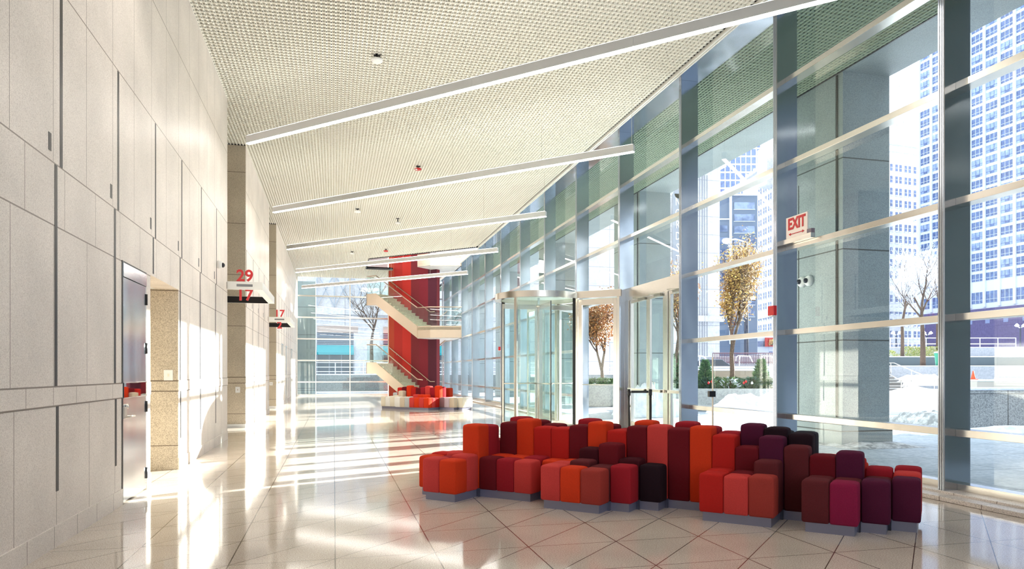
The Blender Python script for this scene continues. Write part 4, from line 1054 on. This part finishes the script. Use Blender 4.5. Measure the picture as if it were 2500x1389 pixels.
def heap(cx, cy, rx, ry, h, label, name='snow_heap', seed=1, dirty=False, rot=0, cat='snow', z=0):
    rnd = random.Random(seed); n = 22; vs = []; fs = []; ca, sa = math.cos(rot), math.sin(rot)
    from mathutils import noise as mn
    for i in range(n + 1):
        for j in range(n + 1):
            a, b = i / n * 2 - 1, j / n * 2 - 1; q = max(0, 1 - a * a) * max(0, 1 - b * b)
            nz = mn.fractal(Vector((a * 1.7 + seed * 3.1, b * 1.7, seed)), 1.0, 2.0, 4)
            zz = h * (q ** .6) * (1 + .55 * nz) if q > 0 else 0
            x, y = a * rx * (1 + .12 * nz), b * ry * (1 + .12 * nz); vs.append((cx + x * ca - y * sa, cy + x * sa + y * ca, z - .01 + max(0, zz)))
    for i in range(n):
        for j in range(n): k = i * (n + 1) + j; fs.append((k, k + n + 1, k + n + 2, k + 1))
    bse = len(vs); vs += [(cx - rx * ca * .5, cy, z - .01)]
    m = MB(); m.add(vs, fs); return tag(m.build(name, SNOW if not dirty else mat('snow_dirty', srgb(214, 216, 220), .8, 0, (5, srgb(150, 152, 156), .4, .6)), smooth=True), label, cat)
p = at(2278, 25); heap(p.x, p.y, 1.25, 3.6, .78, 'large ploughed snow bank between the steps and the tall fin', seed=3)
p = at(2222, 29); heap(p.x, p.y, 1.6, 1.6, .16, 'low snow drift spreading left from the big snow bank', seed=8)
p = at(2264, 19.6); heap(p.x, p.y, .5, 1.1, .34, 'trodden lump of snow at the near end of the snow bank', seed=5, dirty=True)
p = at(2262, 45.3); heap(p.x, p.y, 2.3, 1.3, .65, 'snow piled against the pale terrace wall beside the steps', seed=6, z=.58)
p = at(2130, 13.6); heap(p.x, p.y, .85, .5, .07, 'thin dirty patch of snow on the paving by the granite pier', seed=9, dirty=True)
p = at(1836, 24.2); heap(p.x, p.y, 1.35, .85, .58, 'snow heap against the planter with the autumn tree', seed=12)
p = at(1585, 23); heap(p.x, p.y, 1.0, .8, .9, 'snow heap seen through the pair of entrance doors', seed=14)
p = at(2450, 16.75); heap(p.x, p.y, 2.6, .36, .12, 'low ridge of snow along the grey planter wall', seed=15)
p = at(1960, 24); heap(p.x, p.y, 3.6, .6, .12, 'thin ridge of snow on the paving behind the granite pier', seed=16)
# plaza handrails
def rail(paths, label, r=.028):
    q = paths[0][0]; root = empty('handrail', (q[0], q[1], 0), label, 'handrail'); m = MB(); m.tube(paths[0], r, 6); m.build('rail', STEEL2, root, smooth=True)
    for pth in paths[1:]: m = MB(); m.tube(pth, r, 6); m.build('post', STEEL2, root, smooth=True)
def V(px, py, fw): a = at(px, fw); return (a.x, a.y, zat(py, fw))
rail([[V(2172, 906, 46), V(2163, 902, 46), V(2162, 892, 46), V(2168, 886, 46), V(2183, 886, 46), V(2283, 929, 42)], [V(2175, 886, 46), V(2175, 912, 46)], [V(2225, 905, 44), V(2225, 945, 44)], [V(2281, 929, 42), V(2281, 952, 42)]], 'long steel handrail sloping down the right side of the plaza steps')
rail([[V(2154, 905, 44), V(2198, 928, 42), V(2212, 929, 42), V(2216, 938, 42), V(2211, 944, 42), V(2202, 944, 42)], [V(2200, 929, 42), V(2200, 968, 41)]], 'short looped steel handrail in the middle of the plaza steps')
# railing on the top terrace
A, B = at(2130, 60.4), at(2480, 60.4); root = empty('terrace_railing', (A.x, A.y, zat(849, 60)), 'pale pipe railing along the top terrace', 'railing')
m = MB(); zt = zat(849, 60)
for h in (.35, .85): m.tube([(A.x, A.y, zt + h), (B.x, B.y, zt + h)], .04, 6)
m.build('rails', WPIPE, root)
for i in range(9):
    f = i / 8; x, y = A.x + (B.x - A.x) * f, A.y + (B.y - A.y) * f; m = MB(); m.tube([(x, y, zt + .05), (x, y, zt + .87)], .035, 6); m.build('post', WPIPE, root)

# ---- trees
def tree(px, fw, base_z, height, spread, label, leaves=0, leafcol=None, seed=1, trunk=.11, name='tree', clear=.3, snowy=False, depth=5, up=.55):
    rnd = random.Random(seed); P0 = at(px, fw, base_z); root = empty(name, P0, label, 'tree'); m = MB(); tips = []; sn = MB()
    def grow(p, d, L, r, lv):
        pts = [p]; q = p.copy(); dd = d.copy()
        for i in range(3):
            dd = (dd + Vector((rnd.uniform(-.16, .16), rnd.uniform(-.16, .16), rnd.uniform(-.02, .12)))).normalized(); q = q + dd * L / 3; pts.append(q.copy())
        m.tube(pts, r, 7 if lv < 2 else 4, r * .62, cap=False)
        if snowy and lv >= 2: sn.tube([a + Vector((0, 0, r * .6)) for a in pts], max(r * .6, .009), 4, max(r * .45, .006), cap=False)  # snow on twigs, thickened to carry their sunlit white as well
        tips.extend(pts[1:] if lv >= 2 else [])
        if lv >= depth: return
        for _ in range(3 if lv < 3 else 2):
            t = rnd.random() * .7 + .3; b = pts[0].lerp(pts[-1], t) if lv else pts[1].lerp(pts[-1], rnd.random())
            ang = rnd.uniform(0, 2 * PI); side = Vector((math.cos(ang), math.sin(ang), 0)) * spread
            nd = (dd * up + side + Vector((0, 0, .35))).normalized(); grow(b, nd, L * rnd.uniform(.55, .8), r * .5, lv + 1)
        grow(pts[-1], (dd + Vector((0, 0, .2))).normalized(), L * .75, r * .62, lv + 1)
    h0 = height * clear; m.tube([P0 - Vector((0, 0, .1)), P0 + Vector((.02, .01, h0 * .5)), P0 + Vector((0, .02, h0))], trunk * 1.15, 10, trunk * .85)
    for _ in range(2 if leaves else 1): grow(P0 + Vector((0, .02, h0 * (.98 - .12 * _))), Vector((rnd.uniform(-.1, .1), rnd.uniform(-.1, .1), 1)).normalized(), (height - h0) * .36, trunk * .8, 0)
    m.build('trunk_and_branches', BARK, root, smooth=True)
    if snowy: sn.build('snow_and_sun_on_branches', SNOW, root)
    if leaves:
        lf = [MB(), MB()]
        for i in range(leaves):
            c = rnd.choice(tips) + Vector((rnd.gauss(0, .13), rnd.gauss(0, .13), rnd.gauss(0, .13))); s = rnd.uniform(.03, .06) * (1 + (P0.y > 27) * .2)
            a = Vector((rnd.gauss(0, 1), rnd.gauss(0, 1), rnd.gauss(0, 1))).normalized(); b = a.orthogonal().normalized()
            lf[i % 2].add([c - a * s, c + b * s * .6, c + a * s, c - b * s * .6], [(0, 1, 2, 3)])
        for k, mb in enumerate(lf): o = mb.build('leaves', leafcol[k], root)
    return root
LG = mat('leaf_gold', srgb(222, 188, 108), .6); LB = mat('leaf_brown', srgb(178, 138, 84), .6); LO = mat('leaf_orange', srgb(196, 132, 70), .6)
tree(1787, 26.6, .75, zat(606, 26.6) - .75, .42, 'slim autumn tree with golden leaves in the long planter', 9000, (LG, LB), 4, .085, 'autumn_tree', .27, up=1.5)
tree(1652, 26.6, .75, zat(650, 26.6) - .75, .5, 'smaller golden tree half hidden behind the fin left of the long planter', 5000, (LG, LO), 11, .07, 'autumn_tree', .3, up=1.0)
tree(1470, 30, .7, zat(722, 30) - .7, .8, 'bushy copper leaved tree seen through the narrow glazed door', 9000, (LB, LO), 17, .08, 'autumn_tree', .22)
tree(2253, 49, zat(895, 48), zat(612, 49) - 2, .75, 'largest bare tree with snowy twigs, its trunk rising from the pale terrace', 0, None, 21, .17, 'bare_tree', .30, True, 6)
tree(2203, 56, zat(872, 54), zat(620, 56) - 2.6, .75, 'bare snowy tree left of the largest one', 0, None, 23, .13, 'bare_tree', .34, True, 6)
tree(2290, 57, zat(872, 54), zat(600, 57) - 2.6, .7, 'bare snowy tree partly hidden by the tall fin', 0, None, 29, .15, 'bare_tree', .34, True, 6)
tree(907, 60, 0, 9.5, .95, 'bare dark street tree beyond the end glass wall', 0, None, 33, .16, 'bare_tree', .42, False, 4)
# ---- long planter with evergreens
PLc = mat('planter_concrete', srgb(170, 172, 170), .85, 0, (14, srgb(146, 148, 148), .35, .6))
plr = slab(1600, 1925, 25.8, 2.2, 0, zat(949, 25.8), 'long_planter', 'long concrete planter outside, filled with evergreen boughs', 'planter', PLc, 0)
p = at(1762, 26.9); A, B = at(1610, 26.1), at(1915, 26.1)
u = Vector((B.x - A.x, B.y - A.y)); L = u.length; u.normalize(); v = Vector((-u.y, u.x))
def bush(c, r, h, n, cols, seed, label, name='evergreen_bough', cone=False, cat='shrub', group=None):
    rnd = random.Random(seed); root = empty(name, c, label, cat, group); mbs = [MB() for _ in cols]
    for i in range(n):
        t = rnd.random(); ang = rnd.uniform(0, 2 * PI); rr = r * ((1 - t) if cone else math.sqrt(max(0, 1 - t * t))) * math.sqrt(rnd.uniform(.2, 1))
        q = Vector(c) + Vector((rr * math.cos(ang), rr * math.sin(ang), h * t)); d = Vector((math.cos(ang), math.sin(ang), rnd.uniform(-.1, .9))).normalized()
        s = rnd.uniform(.09, .2) * (1 if h < 2 else 2); b = d.orthogonal().normalized() * s * .16; w_ = d.cross(b).normalized() * s * .16
        mb = mbs[i % len(mbs)]; mb.add([q - b, q + d * s, q + b], [(0, 1, 2)]); mb.add([q - w_, q + d * s, q + w_], [(0, 1, 2)])
    for k, mb in enumerate(mbs): mb.build('needles' if k < 2 else 'snow_flecks', cols[k], root)
    m = MB(); m.tube([Vector(c) - Vector((0, 0, .1)), Vector(c) + Vector((0, 0, h * .8))], .02, 5, .005); m.build('stem', BARK, root)
    return root
E1 = mat('needle_dark', srgb(74, 112, 76), .7); E2 = mat('needle_mid', srgb(120, 156, 104), .7); E3 = mat('needle_blue', srgb(100, 136, 124), .7)
zt = zat(949, 25.8)
for i in range(11):
    f = (i + .5) / 11; c = Vector((A.x, A.y)) + u * L * f + v * (.45 + .5 * (i % 2)); 
    bush((c.x, c.y, zt - .05), .38, .42, 420, (E1, E2, SNOW) if i % 3 == 0 else (E1, E3), 40 + i, 'evergreen bough in the long planter, %s of eleven' % ['leftmost','second from left','third from left','fourth from left','fifth from left','middle','fifth from right','fourth from right','third from right','second from right','rightmost'][i], 'evergreen_bough', group='evergreen boughs in the long planter')
for px, h, lab, sd in ((1722, 1.02, 'small conifer at the left end of the long planter', 60), (1858, 1.05, 'small conifer at the right end of the long planter', 61), (1655, 1.3, 'small conifer left of the fin in the long planter', 62)):
    c = at(px, 26.7, zt); bush(tuple(c), .40, h, 1500, (E1, E2), sd, lab, 'conifer', cone=True, cat='shrub')
for i, px in enumerate((1730, 1738, 1816, 1821, 1836)):
    c = at(px, 26.0, zt + .18 + .05 * (i % 2)); m = MB(); m.lathe(tuple(c), [(.0, -.02), (.035, -.01), (.045, .03), (.025, .07), (.0, .09)], 8); tag(m.build('red_ornament', RED if i != 4 else WHITE, smooth=True), ['red ornament in the long planter, leftmost', 'red ornament in the long planter, next to the leftmost', 'red ornament low in the middle of the long planter', 'red ornament beside the one in the middle of the long planter', 'white ornament near the right conifer of the long planter'][i], 'ornament')
for i, px in enumerate((2170, 2216, 2232, 2250, 2268, 2282)):
    c = at(px, 57, zat(872, 54)); bush(tuple(c), .66, .9 if i else .6, 420, (mat('grass_green', srgb(150, 170, 90), .8), mat('grass_pale', srgb(214, 206, 170), .8)), 70 + i, 'yellow green shrub on the middle terrace, %s of six' % ['leftmost', 'second from left', 'third from left', 'third from right', 'second from right', 'rightmost'][i], 'shrub', group='shrubs on the middle terrace')
slab(1405, 1535, 29.2, 2.0, 0, zat(940, 29.2), 'long_planter', 'second concrete planter outside, holding the copper leaved tree', 'planter', PLc, .04)
for i in range(4):
    c = at(1425 + 30 * i, 29.6, zat(940, 29.2)); bush(tuple(c), .42, .24, 300, (E1, E2), 90 + i, 'low evergreen bough in the second planter, %s of four' % ['leftmost', 'second from left', 'second from right', 'rightmost'][i], 'evergreen_bough', group='evergreen boughs in the second planter')
# raised ledge, ledge snow and street wall behind the planter
slab(1690, 1850, 33, 1.0, 0, zat(905, 33), 'terrace', 'brown faced ledge capped with snow behind the long planter', 'terrace', mat('ledge_brown', srgb(150, 136, 120), .85), .09)
slab(1560, 1960, 36.5, 6.5, 0, zat(899, 36.5), 'terrace', 'snow covered terrace between the planter and the street', 'terrace', CONCJ, .10)
slab(1560, 1990, 58, .5, 0, zat(872, 58), 'street_wall', 'low street wall beyond the long planter', 'wall', CONCJ, .06)
# iron fence with a wine red tint
A, B = at(1740, 57.4), at(1985, 57.4); root = empty('street_fence', (A.x, A.y, 0), 'wine red picket fence along the street wall', 'fence'); m = MB(); z0, z1 = zat(889, 57.4), zat(862, 57.4)
FR = mat('fence_red', srgb(120, 84, 100), .6)
for i in range(60): f = i / 59; m.box(A.x + (B.x - A.x) * f - .02, A.x + (B.x - A.x) * f + .02, A.y + (B.y - A.y) * f - .02, A.y + (B.y - A.y) * f + .02, z0, z1)
m.build('pickets', FR, root); m = MB(); m.tube([(A.x, A.y, z1), (B.x, B.y, z1)], .04, 5); m.tube([(A.x, A.y, z0 + .15), (B.x, B.y, z0 + .15)], .04, 5); m.build('rails', FR, root)
for k, (a, b, lab) in enumerate(((1700, 1724, 'looped steel rail at the left on the snowy terrace'), (1797, 1838, 'sloping steel rail in the middle of the snowy terrace'), (1858, 1890, 'looped steel rail at the right on the snowy terrace'))):
    rail([[V(a, 881, 38), V(a, 872, 38), V(a + 5, 868, 38), V(b - 8, 869, 38), V(b, 876 if k != 1 else 884, 38)], [V(a + 8, 868, 38), V(a + 8, 893, 38)]], lab)
# ---- street lamp and signals
DKB = mat('lamp_post_blue', srgb(44, 52, 72), .5, .3)
c = at(1822, 62); root = empty('street_lamp', (c.x, c.y, 0), 'tall dark street lamp with a long curved arm beside the autumn tree', 'street lamp')
m = MB(); m.tube([(c.x, c.y, 0), (c.x, c.y, zat(590, 62))], .22, 10, .13); m.build('pole', DKB, root, smooth=True)
m = MB(); m.tube([V(1822, 594, 62), V(1812, 588, 62), V(1795, 584, 62), V(1780, 586, 62)], .07, 8); m.build('arm', WPIPE, root, smooth=True)
h_ = V(1774, 588, 62); m = MB(); m.lathe(h_, [(.0, -.3), (.3, -.2), (.42, .0), (.34, .18), (.0, .26)], 12); m.build('lamp_head', WHITE, root, smooth=True)
m = MB(); m.box(c.x + .25, c.x + .75, c.y - .25, c.y, zat(734, 62), zat(722, 62)); sgn = m.build('signal_box', BLACKM, root)
m = MB(); m.box(c.x + .29, c.x + .71, c.y - .28, c.y - .25, zat(732, 62), zat(724, 62)); m.build('orange_signal', mat('signal', (1, .45, .15, 1), .4, emit=((1, .45, .15, 1), 4)), sgn)
for px, py, fw, lab in ((2264, 820, 70, 'short dark post lamp before the violet podium'), (2188, 820, 70, 'dark post lamp before the ornate building'), (2491, 802, 64, 'thin twin headed lamp post at the right edge')):
    c = at(px, fw); root = empty('post_lamp', (c.x, c.y, 0), lab, 'street lamp'); zz = zat(py - 4, fw)
    zb0 = zat(849, 60) - .01; root.location.z = zb0; m = MB(); m.tube([(c.x, c.y, zb0), (c.x, c.y, zz)], .07, 6); m.build('pole', DKB, root)
    m = MB(); m.tube([(c.x - .4, c.y, zz + .1), (c.x, c.y, zz - .1), (c.x + .4, c.y, zz + .1)], .05, 5); m.lathe((c.x - .4, c.y, zz), [(.05, 0), (.2, .1), (.05, .3)], 8); m.lathe((c.x + .4, c.y, zz), [(.05, 0), (.2, .1), (.05, .3)], 8); m.build('lamp_heads', WPIPE, root)
# white service building and red banner beyond the street
root, rect = frontal('low_white_building', 1700, 1905, 150, 806, mat('white_low', srgb(206, 208, 222), .8), 'low white building beneath the ornate building', 20)
for px in (1765, 1811, 1878, 1893):
    m = MB(); rect(m, px, px + 8, 858, 870, .1); m.build('window', PANE, root)
m = MB(); rect(m, 1811, 1820, 832, 846, .1); m.build('window', PANE, root); m = MB(); rect(m, 1850, 1866, 833, 846, .1); m.build('window', PANE, root)
root, rect = frontal('red_banner', 1868, 1896, 149.4, 824, RED, 'red banner with a feathered head emblem on the low white building', .2, 846, 'banner')
for nm, cl, rs in (('emblem_face', (206, 150, 96), [(1877, 1885, 829, 841), (1876, 1880, 836, 843)]), ('emblem_feathers', (236, 214, 120), [(1885, 1888, 828, 833), (1886, 1890, 832, 837)]), ('emblem_hair', (40, 50, 44), [(1881, 1887, 833, 843)]), ('emblem_green', (60, 120, 80), [(1888, 1891, 828, 831)])):
    m = MB()
    for r in rs: rect(m, *r, .15 + .05 * len(nm) / 10, .1)
    m.build(nm, mat(nm, srgb(*cl), .6), root)
# ---- parked car
c = at(1728, 47.5); root = empty('car', (c.x, c.y, 0), 'dark blue grey car passing behind the snowy terrace', 'car')
CB = mat('car_paint', srgb(52, 66, 88), .2, .4, coat=1); ax = Vector((cc, -cs, 0)); ay = Vector((cs, cc, 0))
def cv(x, y, z): q = c + ax * x + ay * y; return Vector((q.x, q.y, z + .75))
prof = [(-2.3, .35), (-2.3, .85), (-1.9, 1.0), (-1.45, 1.05), (-.7, 1.5), (.7, 1.52), (1.35, 1.05), (2.1, .92), (2.3, .7), (2.3, .35)]
m = MB(); m.extr([cv(x, -.85, z) for x, z in prof], ay * 1.7); m.build('body', CB, root, bevel=.06, seg=3)
m = MB(); m.extr([cv(x, -.87, z) for x, z in ((-1.3, 1.08), (-.7, 1.44), (.65, 1.46), (1.15, 1.08))], ay * 1.74); m.build('windows', mat('shop_glass', srgb(44, 56, 72), .1), root)
for x in (-1.4, 1.4):
    for y in (-.86, .66):
        m = MB(); q = [cv(x + .33 * math.cos(t * PI / 8), y, .33 + .33 * math.sin(t * PI / 8)) for t in range(16)]; m.extr(q, ay * .2); m.build('wheel', BLACKM, root)
m = MB(); a_ = at(1640, 45.9); b_ = at(1860, 45.9); m.prism([(a_.x, a_.y), (b_.x, b_.y), (b_.x + ay.x * 8, b_.y + ay.y * 8), (a_.x + ay.x * 8, a_.y + ay.y * 8)], 0, .75); struct(m.build('floor_street', mat('asphalt', srgb(120, 122, 130), .9)), 'raised street')
# ---- green litter bin
c = at(2296, 50.5, zat(895, 48) + .06); root = empty('litter_bin', c, 'green litter bin with a snowy lid on the terrace by the tall fin', 'litter bin')
m = MB(); m.lathe(tuple(c), [(.30, 0), (.38, .85), (.40, .87), (.40, .92)], 16); m.build('bin', mat('bin_green', srgb(24, 140, 110), .5), root, smooth=True)
m = MB(); m.lathe((c.x, c.y, c.z + .92), [(.41, 0), (.38, .1), (.0, .14)], 16); m.build('snowy_lid', SNOW, root, smooth=True)
# ---- orange traffic cone
c = at(2376, 31, zat(931, 30) + .07); root = empty('traffic_cone', c, 'small orange traffic cone on the tan ledge at right', 'traffic cone')
m = MB(); m.lathe(tuple(c), [(.10, .0), (.09, .05), (.02, .38), (.0, .38)], 14); m.build('cone', mat('cone_orange', srgb(230, 80, 40), .6), root, smooth=True); m = MB(); m.box(c.x - .13, c.x + .13, c.y - .13, c.y + .13, c.z, c.z + .03); m.build('base', mat('cone_orange', srgb(230, 80, 40), .6), root)
